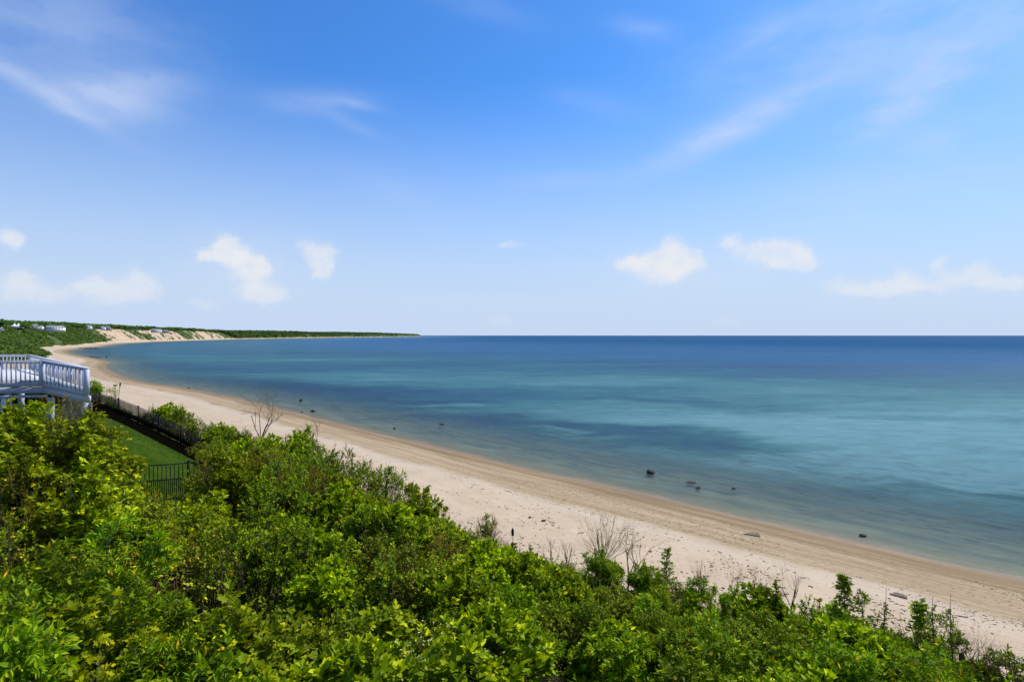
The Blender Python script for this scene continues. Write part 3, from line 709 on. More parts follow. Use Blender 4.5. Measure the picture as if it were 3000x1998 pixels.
# shrubs on the bluff edge beyond the long black fence
for px, py, Y, k in ((272,1128,52,'cherry'),(300,1142,52,'bramble'),(415,1212,48,'twiggy'),(450,1203,48,'privet'),(490,1193,47.5,'whorl'),(528,1196,46.5,'privet'),(556,1226,45,'bramble'),(590,1240,43.5,'privet'),(622,1248,42,'privet'),(650,1252,41,'whorl'),(682,1262,39,'privet'),(715,1272,37,'privet'),(745,1290,35,'bramble'),
                     (600,1290,36.5,'bramble'),(650,1300,33,'privet'),(700,1310,30,'whorl')):
    place_shrub(k, at(px, py, Y), rng.uniform(0, 6.28), rng.uniform(1.0, 1.25), rng, label='%s shrub on the bluff edge beyond the long black fence' % {'cherry':'tall long-leaved','bramble':'arching bramble','twiggy':'sparse twiggy','privet':'rounded dark green','whorl':'rounded bright green'}[k], group='%s shrubs beyond the long fence' % k)

for i in range(16):
    q = fp(rng.uniform(-7, 13), rng.uniform(1.0, 3.4)); gz_ = float(height(np.array([q[0]]), np.array([q[1]]))[0][0])
    place_shrub('privet' if i % 2 else 'bramble', (q[0], q[1], gz_+rng.uniform(.45, .8)), rng.uniform(0, 6.28), rng.uniform(.8, 1.0), rng, 'low', label='low %s bush against the seaward side of the long fence' % ('green' if i % 2 else 'bramble'), group='low %s bushes along the long fence' % ('green' if i % 2 else 'bramble'))
# undergrowth over the slope: leaf litter cover and low vines
n = 9000; rg2 = np.random.default_rng(5)
yy = rg2.uniform(5, 26, n)**1.0; xx = rg2.uniform(-1.05, 1.05, n)*yy
zz, dd, _, _ = height(xx, yy); ok = (dd > 27.5); ok &= yy < np.interp(1500+xx/yy*F, SILX, SILD)+5.5
O = np.stack([xx, yy, zz+rg2.uniform(.04, .3, n)], -1)[ok]; O = np.repeat(O, 5, 0)+rg2.normal(0, .12, (ok.sum()*5, 3))
P, T, k_ = leaves('ovate', O, rg2.normal(0, 1, O.shape)*[1,1,.3], nrm(UP+rg2.normal(0, .4, O.shape)), rg2.uniform(.05, .10, len(O)))
o = obj('undergrowth', mesh_data('undergrowth', P, T, LM['bramble'], {'tint': np.repeat(rg2.random(len(O))*.6, k_)}))
tag(o, 'low leafy undergrowth covering the soil between the shrubs', 'undergrowth', kind='stuff')

# tangles of bare vine stems in the hollows
for i, (px, py, Y, l) in enumerate(((440,1640,10.2,'tangle of bare brown vines in the dark hollow below the short fence'),(660,1520,14.0,'tangle of bare brown vines in the hollow under the dead trees'),(180,1345,12.6,'tangle of bare brown vines under the tall bush by the deck'),(1330,1830,11.2,'small tangle of dry brown stems beside the yellow leaf spray'))):
    rg3 = np.random.default_rng(500+i); p = at(px, py, Y); gz = float(height(np.array([p[0]]), np.array([p[1]]))[0][0]); hh = max(p[2]-gz, .7)
    e = empty('vine_tangle', (p[0], p[1], gz)); tag(e, l, 'vines')
    nv = 110; a_ = rg3.uniform(0, 6.28, nv); b0 = np.stack([rg3.normal(0, .55, nv), rg3.normal(0, .4, nv), np.full(nv, -.1)], -1)
    tp = b0+np.stack([rg3.normal(0, .35, nv), rg3.normal(0, .35, nv), hh*rg3.uniform(.5, 1.05, nv)], -1); en = tp+np.stack([np.cos(a_)*.6, np.sin(a_)*.6, rg3.uniform(-.7, .1, nv)], -1)
    t = np.linspace(0, 1, 9)[None, :, None]
    vl = b0[:, None]*(1-t)**2+2*tp[:, None]*1.15*t*(1-t)+en[:, None]*t**2+np.cumsum(rg3.normal(0, .012, (nv, 9, 3)), 1)
    V, Q_ = tubes(vl, np.linspace(.012, .004, 9)[None]*rg3.uniform(.5, 1.2, (nv, 1)), 4)
    o_ = obj('vine_stems', mesh_data('vine_stems', V, Q_, M['vine']), e); o_['kind'] = 'stuff'
# ------------------------------------------------------------------ bare trees, saplings, twigs
def branchy(rng, p0, d0, ln, rad, depth, out, spread=.55, curve=.10, kids=(2,4), up=.15):
    K5 = 5; pts = [np.array(p0, float)]; d = np.array(d0, float)
    for i in range(K5-1):
        d = nrm(d+rng.normal(0, curve, 3)+UP*up*.3); pts.append(pts[-1]+d*ln/(K5-1))
    rd = np.linspace(rad, rad*.55, K5); out.append((np.array(pts), rd, depth))
    if depth == 0: return
    for k in range(int(rng.integers(kids[0], kids[1]+1))):
        i = int(rng.integers(2, K5)); q = pts[i]
        nd = nrm(d+rng.normal(0, spread, 3)+UP*up)
        branchy(rng, q, nd, ln*rng.uniform(.55, .8), rd[i]*.62, depth-1, out, spread, curve, kids, up)
def branch_mesh(name, lst, mat, sides=4):
    V, Q_ = tubes(np.array([a[0] for a in lst]), np.array([a[1] for a in lst]), sides)
    return mesh_data(name, V, Q_, mat)
def bare_tree(name, px, base_py, top_py, Y, seed, label, cat, mat='dark_bark', fan=0, stems=3, spread=.5, depth=3, rad=.02, group=None):
    rng = np.random.default_rng(seed); b0 = at(px, base_py, Y); hgt = (base_py-top_py)/F*Y
    gz = float(height(np.array([b0[0]]), np.array([b0[1]]))[0][0])
    e = empty(name, (b0[0], b0[1], gz)); tag(e, label, cat, group)
    base = np.array([0, 0, b0[2]-gz]); lst = []
    tr = np.array([[[0,0,-.25],[.02,0,base[2]*.35],[-.02,.01,base[2]*.7],base]])
    V, Q_ = tubes(tr, np.array([[rad*1.9, rad*1.6, rad*1.4, rad*1.25]]), 6)
    obj('trunk', mesh_data('trunk', V, Q_, M[mat], smooth=True), e)
    if fan:
        for i in range(fan):
            a = rng.uniform(-1.25, 1.25); d0 = nrm(np.array([math.sin(a), rng.normal(0, .5), math.cos(a)*1.0+.25]))
            branchy(rng, base, d0, hgt*rng.uniform(.55, .8), rad*.17, 2, lst, .30, .07, (2,3), .12)
    else:
        for i in range(stems):
            d0 = nrm(np.array([rng.normal(0, spread*.7), rng.normal(0, spread*.7), 1]))
            branchy(rng, base-UP*.05, d0, hgt*.62, rad, depth, lst, spread, .10, (2,4), .2)
    obj('branches', branch_mesh('branches', lst, M[mat]), e)['kind'] = 'stuff'
    return e
bare_tree('dead_tree', 765, 1285, 1160, 23, 1, 'leafless dead tree with a spreading crown above the vine thicket', 'dead tree', rad=.02, stems=5, spread=1.1, depth=4)
bare_tree('dead_tree', 930, 1330, 1240, 23.2, 2, 'thin forked leafless tree standing against the sand behind leafy shrubs', 'dead tree', rad=.018, stems=2, spread=.5, depth=3)
bare_tree('bare_shrub', 1766, 1648, 1540, 21, 3, 'bare shrub with many thin branches fanned up from one dark stump', 'bare shrub', rad=.055, fan=34)
bare_tree('bare_shrub', 1842, 1690, 1582, 20, 4, 'bare upright shrub beside the fan-branched stump', 'bare shrub', rad=.022, stems=4, spread=.45)
for i, (px, b_, t_, Y, l) in enumerate(((1617,1650,1585,20.5,'leafless forked twig bush between the torch and the fan-branched stump'),(1662,1655,1600,20.5,'leafless upright twig bush beside the fan-branched stump'),
        (2056,1735,1648,18.2,'bare twiggy shrub beside the small dark green tree'),(2150,1760,1678,17.8,'low bare reddish twig shrub above long-leaved bushes'),(2225,1765,1668,17.4,'tall bare twig shrub with upswept branches'),(2318,1775,1675,17,'bare wide-forked shrub beside the leafy shoot'),
        )):
    bare_tree('twig_shrub', px, b_, t_, Y, 20+i, l, 'bare shrub', rad=.014, stems=4, spread=.45, mat='red_stem' if i in (2,3,4) else 'dark_bark')
for i, (px, b_, t_, Y, l) in enumerate(((2662,1900,1790,14.5,'red-stemmed bare bramble beside slim leafy shoots'),(2810,1950,1800,13.6,'tangled red-stemmed bare bush behind the old wooden post'),(2870,1960,1840,13.2,'red-stemmed bare bush beside the old wooden post'),(2900,1985,1880,12.8,'low spreading red twig bush on the bank past the wooden post'),(2975,1990,1905,12.6,'sparse red twig bush at the end of the thicket'))):
    bare_tree('red_twig_shrub', px, b_, t_, Y, 40+i, l, 'bare shrub', rad=.010, stems=5, spread=.8, mat='red_stem')

def sapling(px, base_py, top_py, Y, seed, kind, leaf, size, width, label, nshoot=40, nl=9, bare_tip=0.0, lean=0.0, name='sapling'):
    rng = np.random.default_rng(seed); b0 = at(px, base_py, Y); H_ = (base_py-top_py)/F*Y
    gz = float(height(np.array([b0[0]]), np.array([b0[1]]))[0][0]); z0 = b0[2]-gz
    e = empty(name, (b0[0], b0[1], gz)); tag(e, label, 'sapling')
    kk = np.linspace(0, 1, 7); zz_ = np.concatenate([[-.25], z0+H_*kk]); n_ = len(zz_)
    ax = np.stack([np.cumsum(rng.normal(0, .012, n_))+lean*np.maximum(zz_-z0, 0), np.cumsum(rng.normal(0, .012, n_)), zz_], -1)
    V, Q_ = tubes(ax[None], np.linspace(.022, .003, n_)[None], 5); obj('trunk', mesh_data('trunk', V, Q_, M['bark']), e)
    t = rng.uniform(.02, 1-bare_tip, nshoot); bz = z0+H_*t
    base = np.stack([np.interp(bz, zz_, ax[:,0]), np.interp(bz, zz_, ax[:,1]), bz], -1)
    a = rng.uniform(0, 6.28, nshoot); d = nrm(np.stack([np.cos(a), np.sin(a), rng.uniform(.3, 1.0, nshoot)], -1))
    L = width*(1.15-.8*t)*rng.uniform(.6, 1.2, nshoot)
    P, T, tint, line = shoot_leaves(rng, base, d, L, nl, leaf, size, .2)
    obj('crown', mesh_data('crown', P, T, LM[kind], {'tint': tint}), e)
    V, Q_ = tubes(line, np.linspace(.006, .002, 4)[None]*np.ones((nshoot, 1))); obj('branches', mesh_data('branches', V, Q_, M['bark']), e)['kind'] = 'stuff'
    return e
for i, a in enumerate(((1955,1712,1612,19.8,'privet','oval',.06,.42,'small dark green tree with a bare trunk standing against the sand',90,12),
        (2478,1815,1692,15.6,'whorl','ovate',.10,.42,'tall broad-leaved sapling rising above the thicket against the sand',60,9),
        (2530,1830,1726,15.4,'cherry','lance',.12,.24,'slender sapling with long feathery leaves beside the broad-leaved one',26,8),
        (2592,1900,1722,14.8,'privet','oval',.05,.13,'very slim leafy shoot with a bare tip',40,7,.28),
        (2690,1890,1762,14.5,'whorl','ovate',.085,.46,'bushy broad-leaved sapling between the slim shoots',70,9),
        (2738,1930,1745,14.2,'privet','oval',.05,.16,'slim leafy shoot with a long bare tip near the old post',34,7,.2),
        (2792,1960,1738,13.8,'privet','oval',.05,.22,'tall dark leafy shoot close to the old wooden post',56,8,.22),
        (2272,1780,1694,17,'privet','ovate',.07,.16,'narrow dark leafy shoot among bare twigs',34,8),
        (1420,1580,1508,21,'cherry','lance',.10,.34,'leafy sapling at the thicket edge near the torch',40,9),
        (1502,1640,1590,21.3,'privet','oval',.06,.30,'small leafy bush at the foot of the torch',40,10),
        (1032,1400,1312,23.2,'privet','oval',.06,.22,'slender leafy sapling on the thicket crest against the sand',36,8),
        (1130,1420,1368,23,'privet','oval',.06,.28,'leafy sapling leaning out over the sand',36,8,0,.25),
        (900,1330,1248,23.4,'whorl','ovate',.07,.40,'leafy young tree beside the forked dead tree',60,9,0,.1),
        (1720,1700,1622,19.6,'cherry','lance',.10,.36,'leafy sapling close in front of the fan-branched stump',46,9),
        (1555,1680,1610,20,'privet','oval',.055,.2,'small upright leafy shoot between the torch and bare twigs',30,8),
        (2400,1800,1752,16.4,'twiggy','oval',.05,.2,'thin olive shoot beside the broad-leaved sapling',26,7),
        (337,1168,1126,50,'cherry','lance',.14,.35,'leafy shoot twining beside the dark pole beyond the fence',26,8))):
    sapling(*a[:4], 60+i, a[4], a[5], a[6], a[7], a[8], *a[9:])

# yellow-leaved sprays among the green
for i, (px, py, Y, l) in enumerate(((1205,1705,12.6,'spray of bright yellow leaves hanging in the green thicket'),(1330,1655,14.6,'small yellow-leaved sprig over a dark hollow'),(655,1620,11.2,'pale yellow-green leaf spray among long-leaved shrubs'),(90,1590,9.3,'yellow leaf sprig over a dark gap in the vines'),(570,1690,9.8,'yellow leaf cluster among feathery long leaves'))):
    rg3 = np.random.default_rng(300+i); p = at(px, py, Y)+[0,-.35,.18]; gz = float(height(np.array([p[0]]), np.array([p[1]]))[0][0])
    e = empty('yellow_spray', (p[0], p[1], gz)); tag(e, l, 'plant')
    nb_ = 9; base = np.array([0,0,p[2]-gz])+rg3.normal(0, .12, (nb_, 3))*[1.4,1,1.6]; d = nrm(rg3.normal(0, .6, (nb_, 3))+UP*.3)
    P, T, tint, line = shoot_leaves(rg3, base, d, np.full(nb_, .28), 6, 'ovate', .06, .3)
    obj('leaves', mesh_data('leaves', P, T, LM['yellow'], {'tint': tint}), e)
    st_ = np.stack([np.stack([np.array([0,0,-.2])]*nb_), base*.55+[0,0,0], base], 1)
    V, Q_ = tubes(st_, np.linspace(.01, .004, 3)[None]*np.ones((nb_, 1))); obj('stems', mesh_data('stems', V, Q_, M['green_stem']), e)

# cream blossom sprays
for i, (px, py, Y) in enumerate(((1235,1890,9.2),(1180,1945,8.2),(1290,1870,9.4),(1345,1930,9.0))):
    rg3 = np.random.default_rng(400+i); p = at(px, py, Y)+[0,-.45,.25]; gz = float(height(np.array([p[0]]), np.array([p[1]]))[0][0])
    e = empty('blossom_spray', (p[0], p[1], gz)); tag(e, 'loose spray of tiny cream blossoms among small green leaves', 'flowers', 'cream blossom sprays in the thicket')
    c_ = rg3.normal(0, .2, (26, 3))*[1.2,1,.6]+[0,0,p[2]-gz]; c5 = np.repeat(c_, 5, 0)
    P, T, k_ = leaves('oval', c5, rg3.normal(0, 1, c5.shape)*[1,1,.35], nrm(UP+rg3.normal(0, .3, c5.shape)), np.full(len(c5), .022))
    obj('petals', mesh_data('petals', P, T, LM['flower'], {'tint': rg3.random(len(P))}), e)
    st_ = np.stack([np.zeros((26, 3))-[0,0,.2], c_*[.6,.6,.7], c_], 1)
    V, Q_ = tubes(st_, np.linspace(.006, .002, 3)[None]*np.ones((26, 1))); obj('stems', mesh_data('stems', V, Q_, M['green_stem']), e)

# ------------------------------------------------------------------ lawn, mulch, fences
def gz1(x, y): return float(height(np.array([x]), np.array([y]))[0][0])
def ground_patch(name, corners, nu, nv, lift, mat):
    a, b_, c_, d_ = [np.array(p, float) for p in corners]
    u_, v_ = np.meshgrid(np.linspace(0, 1, nu), np.linspace(0, 1, nv), indexing='ij')
    P = a*(1-u_[...,None])*(1-v_[...,None])+b_*u_[...,None]*(1-v_[...,None])+c_*u_[...,None]*v_[...,None]+d_*(1-u_[...,None])*v_[...,None]
    z = height(P[..., 0], P[..., 1])[0]+lift
    ii = np.arange(nu*nv).reshape(nu, nv); q = np.stack([ii[:-1,:-1], ii[1:,:-1], ii[1:,1:], ii[:-1,1:]], -1).reshape(-1, 4)
    o_ = obj(name, mesh_data(name, np.concatenate([P, z[..., None]], -1).reshape(-1, 3), q, mat, smooth=True)); tag(o_, kind='structure'); return o_
m_lawn, b = material('lawn_turf'); pos = b.n('ShaderNodeNewGeometry').outputs['Position']
n1 = b.noise(pos, 1.1, 5, .6); n2 = b.noise(pos, 22, 4, .6)
finish(b, principled(b, b.mix(b.mr(n1, .3, .7), (.024,.052,.003), (.046,.082,.005)), .95, .03, bump(b, n2, .8, .05)))
NF = at(552,1356,19.2)[:2]                       # post of the short fence
NFD = nrm((at(580,1354.5,19.5)-at(450,1365.5,18.9))[:2])
NEc = NF+NFD*7; NWc = NF-NFD*16
FARL = fp(-19); FARR = fp(13.5)
lawn = ground_patch('lawn', [NWc, NEc, fp(15.5, -4.3), fp(-19, -4.3)], 60, 60, .045, m_lawn)
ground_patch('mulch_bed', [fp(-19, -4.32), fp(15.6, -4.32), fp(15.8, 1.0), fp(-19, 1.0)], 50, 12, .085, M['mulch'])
rg4 = np.random.default_rng(9); n = 42000
u_ = rg4.random(n); v_ = rg4.random(n)
LC = [NWc, NEc, fp(15.5, -4.3), fp(-19, -4.3)]
Pg = LC[0]*((1-u_)*(1-v_))[:,None]+LC[1]*(u_*(1-v_))[:,None]+LC[2]*(u_*v_)[:,None]+LC[3]*((1-u_)*v_)[:,None]
pz = height(Pg[:,0], Pg[:,1])[0]+.04
hgt = rg4.uniform(.03, .065, n)*(.6+.9*fbm(Pg[:,0]*.8, Pg[:,1]*.8, 4)); a = rg4.uniform(0, 6.28, n); dv = np.stack([np.cos(a), np.sin(a), a*0], -1)*.012
b0 = np.concatenate([Pg, pz[:,None]], 1); tip = b0+np.stack([rg4.normal(0,.035,n), rg4.normal(0,.035,n), hgt], -1)
V = np.stack([b0-dv, b0+dv, tip], 1).reshape(-1, 3)
LM['grass'] = leaf_mat('grass_blade', [(0,(.024,.058,.004)),(.5,(.046,.092,.006)),(1,(.080,.130,.010))], .2, .6, .04, .02)
o = obj('grass', mesh_data('grass', V, np.arange(3*n).reshape(-1, 3), LM['grass'], {'tint': np.repeat(rg4.random(n)*.5+.5*fbm(Pg[:,0]*.5, Pg[:,1]*.5, 14), 3)}))
tag(o, 'short dark green grass of the fenced lawn', 'grass', kind='stuff')

def box_mesh(name, sx, sy_, sz, mat):
    mb = MB(); mb.box((-sx/2,-sy_/2,0), (sx/2, sy_/2, sz)); 
    return mesh_data(name, np.concatenate(mb.V), np.concatenate(mb.Q), mat)
def add_fence(name, pts, hts, label, n_pick, low_pick, parent_loc, top_h=1.2, mid_h=.42, bot_h=.1, pw=.026, postw=.085):
    """pts: list of (x,y), hts: ground height at each post"""
    e = empty(name, parent_loc); tag(e, label, 'fence'); L0 = np.array(parent_loc)
    rz = math.atan2(pts[-1][1]-pts[0][1], pts[-1][0]-pts[0][0])
    pm = MB(); pm.box((-postw/2,-postw/2,-.15), (postw/2, postw/2, top_h+.05)); pm.box((-postw/2-.012,-postw/2-.012,top_h+.051), (postw/2+.012, postw/2+.012, top_h+.075))
    pm_d = mesh_data('post', np.concatenate(pm.V), np.concatenate(pm.Q), M['fence'])
    k1 = box_mesh('picket', pw, pw, top_h-bot_h-.05, M['fence']); k2 = box_mesh('short_picket', pw, pw, mid_h-bot_h, M['fence'])
    for (p, h) in zip(pts, hts):
        o_ = obj('post', pm_d, e, np.array([*p, h])-L0); o_.rotation_euler[2] = rz
    for (p, h), (q, g) in zip(zip(pts[:-1], hts[:-1]), zip(pts[1:], hts[1:])):
        p3 = np.array([*p, h])-L0; q3 = np.array([*q, g])-L0; d = nrm(q3-p3); p3 += d*postw*.55; q3 -= d*postw*.55
        for hh, t_ in ((top_h, .035), (mid_h, .03), (bot_h, .03)):
            mb = MB(); mb.bar(p3+UP*hh, q3+UP*hh, .028, t_); mb.build('rail', M['fence'], e)
        for i in range(n_pick):
            t_ = (i+1)/(n_pick+1); c_ = p3*(1-t_)+q3*t_; o_ = obj('picket', k1, e, c_+UP*bot_h); o_.rotation_euler[2] = rz
        if low_pick:
            for i in range(n_pick+1):
                t_ = (i+.5)/(n_pick+1); c_ = p3*(1-t_)+q3*t_; o_ = obj('short_picket', k2, e, c_+UP*bot_h); o_.rotation_euler[2] = rz
    return e
# long fence: posts every 2.4 m; heights follow the bank edge
FSTEP = np.linalg.norm(FE1-FE0)/4
fpts = [FE0+FD*FSTEP*k for k in range(-3, 6)]
fpx = [1500+p[0]/p[1]*F for p in fpts]
ftop = [HC-(np.interp(x, [190,264,297,347,406,471,536,596,680], [1130,1145,1154,1169,1192,1221,1253,1289,1340])-HY)/F*p[1] for x, p in zip(fpx, fpts)]
add_fence('metal_fence', fpts, [z-1.2 for z in ftop], 'long black metal picket fence along the lawn above the beach', 15, True, (*fpts[0], ftop[0]-1.2), pw=.042)
npts = [NF-NFD*2.0, NF, NF+NFD*2.0]; ntop = [HC-(np.interp(1500+p[0]/p[1]*F, [380,450,552,660], [1371,1365.5,1356,1349])-HY)/F*p[1] for p in npts]
add_fence('metal_fence', npts, [z-1.25 for z in ntop], 'short black metal fence at the lower end of the lawn behind vines', 15, True, (*npts[0], ntop[0]-1.25), top_h=1.25, mid_h=.75)

# red flower by the fence corner
p = on_water(571, 1341, 8.2); gz = gz1(p[0], p[1]); e = empty('red_flower', (p[0], p[1], gz)); tag(e, 'single red flower on a green stem at the lawn corner', 'flower')
hf = max(p[2]-gz, .35); V, Q_ = tubes(np.array([[[0,0,-.05],[.01,0,hf*.5],[0,0,hf]]]), np.array([[.012,.01,.008]]), 5); obj('stem', mesh_data('stem', V, Q_, M['green_stem']), e)
rg5 = np.random.default_rng(3)
for k in range(6):
    a = k/6*6.283; O = np.array([[0,0,hf]]); P, T, _ = leaves('ovate', O, np.array([[math.cos(a), math.sin(a), .55]]), np.array([[-math.cos(a)*.5, -math.sin(a)*.5, 1.]]), np.array([.16])); obj('petal', mesh_data('petal', P, T, M['petal']), e)

# ------------------------------------------------------------------ neighbour's raised deck
DK = 1.38
DA, DB, DC, DD, DE = [DK*np.array(p_) for p_ in ((-25.5,19.55), (-16.9,20.5), (-14.0,18.8), (-22.8,26.9), (-32.,26.6))]
RZ = {k_: HC-(HC-z_)*DK for k_, z_ in (('A', 15.08), ('B', 15.09), ('C', 14.91), ('D', 15.08), ('E', 15.08))}
deck = empty('raised_deck', (-27, 30, gz1(-27, 30))); tag(deck, 'pale painted raised wooden deck with baluster railing above the vine thicket', 'deck')
DL = np.array(deck.location)
RH = .93
def dpt(p, z): return np.array([p[0], p[1], z])-DL
def clip(poly, n_, c_):
    outp = []
    for i in range(len(poly)):
        a, b_ = poly[i], poly[(i+1) % len(poly)]; da = np.dot(a, n_)-c_; db = np.dot(b_, n_)-c_
        if da <= 0: outp.append(a)
        if da*db < 0: outp.append(a+(b_-a)*da/(da-db))
    return outp
def fz(p):
    """floor height: level, easing down into the pointed end"""
    t_ = np.clip((np.dot(np.array(p)-DB, nrm(DC-(DB*.5+DD*.5))))/np.linalg.norm(DC-DB), 0, 1)
    return RZ['B']-.005-RH-(RZ['B']-RZ['C'])*t_
bd = nrm(DC-DD); bn = np.array([-bd[1], bd[0]])
allp = [DA, DB, DC, DD, DE]; lo = min(np.dot(p, bn) for p in allp); hi = max(np.dot(p, bn) for p in allp)
pw_ = .235; k = lo
while k < hi:
    for part in ([DE, DA, DB, DD], [DB, DC, DD]):
        pl = clip(clip([np.array(q) for q in part], bn, k+pw_-.012), -bn, -k)
        if len(pl) >= 3:
            mb = MB(); z1 = np.array([fz(q) for q in pl]); mb.prism([q-DL[:2] for q in pl], z1-.035-DL[2], z1-DL[2])
            mb.build('floor_board', M['deck_floor'], deck)
    k += pw_
POSTW = .16
def railing(p, q, za, zb, n_, side, posts=(True, True), nmid=0):
    P0 = dpt(p, za); P1 = dpt(q, zb); d = nrm(P1-P0); nn = nrm(np.array([d[1], -d[0], 0]))*side
    mb = MB(); mb.bar(P0-d*.07, P1+d*.07, .17, .045); mb.build('top_rail', M['deck'], deck)
    mb = MB(); mb.bar(P0-UP*.085, P1-UP*.085, .05, .10); mb.build('under_rail', M['deck'], deck)
    mb = MB(); mb.bar(P0-UP*(RH+.19)+nn*.03, P1-UP*(RH+.19)+nn*.03, .05, .30); mb.build('rim_joist', M['deck'], deck)
    Lr = np.linalg.norm(P1-P0); bm_ = box_mesh('baluster', .045, .045, 1.04, M['deck'])
    for i in range(n_):
        c_ = P0+(P1-P0)*(i+.5)/n_+nn*.078; o_ = obj('baluster', bm_, deck, c_-UP*1.075); o_.rotation_euler[2] = math.atan2(d[1], d[0])
    pmsh = box_mesh('post', POSTW, POSTW, 1.17, M['deck'])
    for i in range(nmid+2):
        if (i == 0 and not posts[0]) or (i == nmid+1 and not posts[1]): continue
        c_ = P0+(P1-P0)*i/(nmid+1)+nn*.06; o_ = obj('post', pmsh, deck, c_-UP*1.20); o_.rotation_euler[2] = math.atan2(d[1], d[0])
railing(DA, DB, RZ['A'], RZ['B'], 56, 1, (True, True), 5)
railing(DB, DC, RZ['B'], RZ['C'], 11, 1, (False, True))
railing(DE, DD, RZ['E'], RZ['D'], 54, -1, (True, True), 4)
railing(DD, DC+np.array([-.45,.42]), RZ['D'], RZ['C']+.01, 40, -1, (False, False), 3)
# beams and legs under the deck
for p, q, za, zb in ((DA, DB, RZ['A']-1.46, RZ['B']-1.46), (DB, DC, RZ['B']-1.46, RZ['C']-1.42), (DE, DD, RZ['E']-1.46, RZ['D']-1.46)):
    mb = MB(); mb.bar(dpt(p, za)+np.array([0,.10,0]), dpt(q, zb)+np.array([0,.10,0]), .10, .32); mb.build('beam', M['deck'], deck)
for p, q, za, zb in ((DA, DB, RZ['A']-1.78, RZ['B']-1.78),):
    mb = MB(); mb.bar(dpt(p, za)+np.array([0,.25,0]), dpt(q, zb)+np.array([0,.25,0]), .08, .14); mb.build('cross_beam', M['deck'], deck)
for (p, wv) in ((DA+[10.1,1.2], .24), (DB+[.15,.3], .22), (DA+[5,.8], .24), (DC+[-.5,.5], .18), (DD+[-.3,-.3], .24), (DE+[5,-.2], .24), (DA+[7.2,4.6], .22)):
    g_ = gz1(p[0], p[1]); mb = MB(); mb.box((p[0]-wv/2-DL[0], p[1]-wv/2-DL[1], g_-.2-DL[2]), (p[0]+wv/2-DL[0], p[1]+wv/2-DL[1], RZ['C']-1.60-DL[2])); mb.build('leg', M['deck'], deck)
# boarded storage wall under the pointed end
sw0, sw1 = DB+[.6,.45], DC+[-.2,.5]; nbd = 20
for i in range(nbd):
    a_ = sw0+(sw1-sw0)*i/nbd; c_ = sw0+(sw1-sw0)*(i+.94)/nbd; g_ = min(gz1(*a_), gz1(*c_))-.1
    mb = MB(); mb.bar(dpt((a_+c_)/2, g_), dpt((a_+c_)/2, RZ['C']-1.62), np.linalg.norm(c_-a_), .03, up=nrm(np.array([*(sw1-sw0), 0])) if False else (-(sw1-sw0)[1], (sw1-sw0)[0], 0)); mb.build('wall_board', M['shed_board'], deck)

# ------------------------------------------------------------------ torches, post
def torch(px, top_py, bot_py, Y, label, lean=0.0, scale=1.0):
    t_ = at(px, top_py, Y); g_ = gz1(t_[0], t_[1]); e = empty('garden_torch', (t_[0], t_[1], g_)); tag(e, label, 'torch'); H_ = t_[2]-g_
    hd = .29*scale; e.rotation_euler = (0, lean, 0)
    rr = np.array([.02,.05,.052,.044,.05,.052,.040,.028,.012])*scale; zz_ = H_-hd+np.array([0,.01,.10,.12,.14,.21,.225,.26,.29])*scale
    V, Q_ = tubes(np.stack([zz_*0, zz_*0, zz_], -1)[None], rr[None], 12); obj('head', mesh_data('head', V, Q_, M['torch']), e)
    for s_ in (-1, 1):
        V, Q_ = tubes(np.array([[[s_*.016*scale,0,-.2],[s_*.016*scale,0,H_*.5],[s_*.016*scale,0,H_-hd+.01]]]), np.full((1,3), .008*scale), 6); obj('pole', mesh_data('pole', V, Q_, M['torch']), e)
torch(1502, 1546, 1600, 21.5, 'black garden torch on a double pole standing up from the thicket edge')
torch(339, 1119, 1165, 49.5, 'dark leaning pole topped by a torch beside the fence and deck', .12, 1.2)
p = at(2818, 1910, 13.6); g_ = gz1(p[0], p[1]); e = empty('wooden_post', (p[0], p[1], g_)); tag(e, 'old weathered dark wooden post with a rounded top in the brush', 'post')
zz_ = np.array([-.3, .4, .9, p[2]-g_-.12, p[2]-g_-.03, p[2]-g_]); rr = np.array([.075,.072,.066,.066,.052,.006])
V, Q_ = tubes(np.stack([.02*np.sin(zz_*3), zz_*0, zz_], -1)[None], rr[None], 9); V += np.random.default_rng(1).normal(0, .004, V.shape); obj('shaft', mesh_data('shaft', V, Q_, M['post_wood']), e)

# ------------------------------------------------------------------ rocks, driftwood, wrack
import bmesh
def rock(px, py, wpx, label, flat=.5, seed=0, z=0.0, mat='rock', cat='rock', name='rock', group=None, lenf=1.0, rot=0.0):
    p = on_water(px, py, z); s_ = wpx/F*p[1]/2
    bm = bmesh.new(); bmesh.ops.create_icosphere(bm, subdivisions=3, radius=1)
    V = np.array([v.co for v in bm.verts]); T = np.array([[v.index for v in f.verts] for f in bm.faces]); bm.free()
    r_ = .75+.6*(fbm(V[:,0]*1.4+seed*7, V[:,1]*1.4+V[:,2]*1.9, seed)-.5)*1.6+.25*(fbm(V[:,0]*4+seed, V[:,2]*4+V[:,1]*3, seed+9)-.5)
    V = V*r_[:, None]*[1*lenf, .75, flat]*s_*1.3
    o_ = obj(name, mesh_data(name, V, T, M[mat], smooth=True), None, (p[0], p[1], p[2]+s_*flat*.12)); o_.rotation_euler[2] = rot if rot else seed*1.3
    tag(o_, label, cat, group); return o_
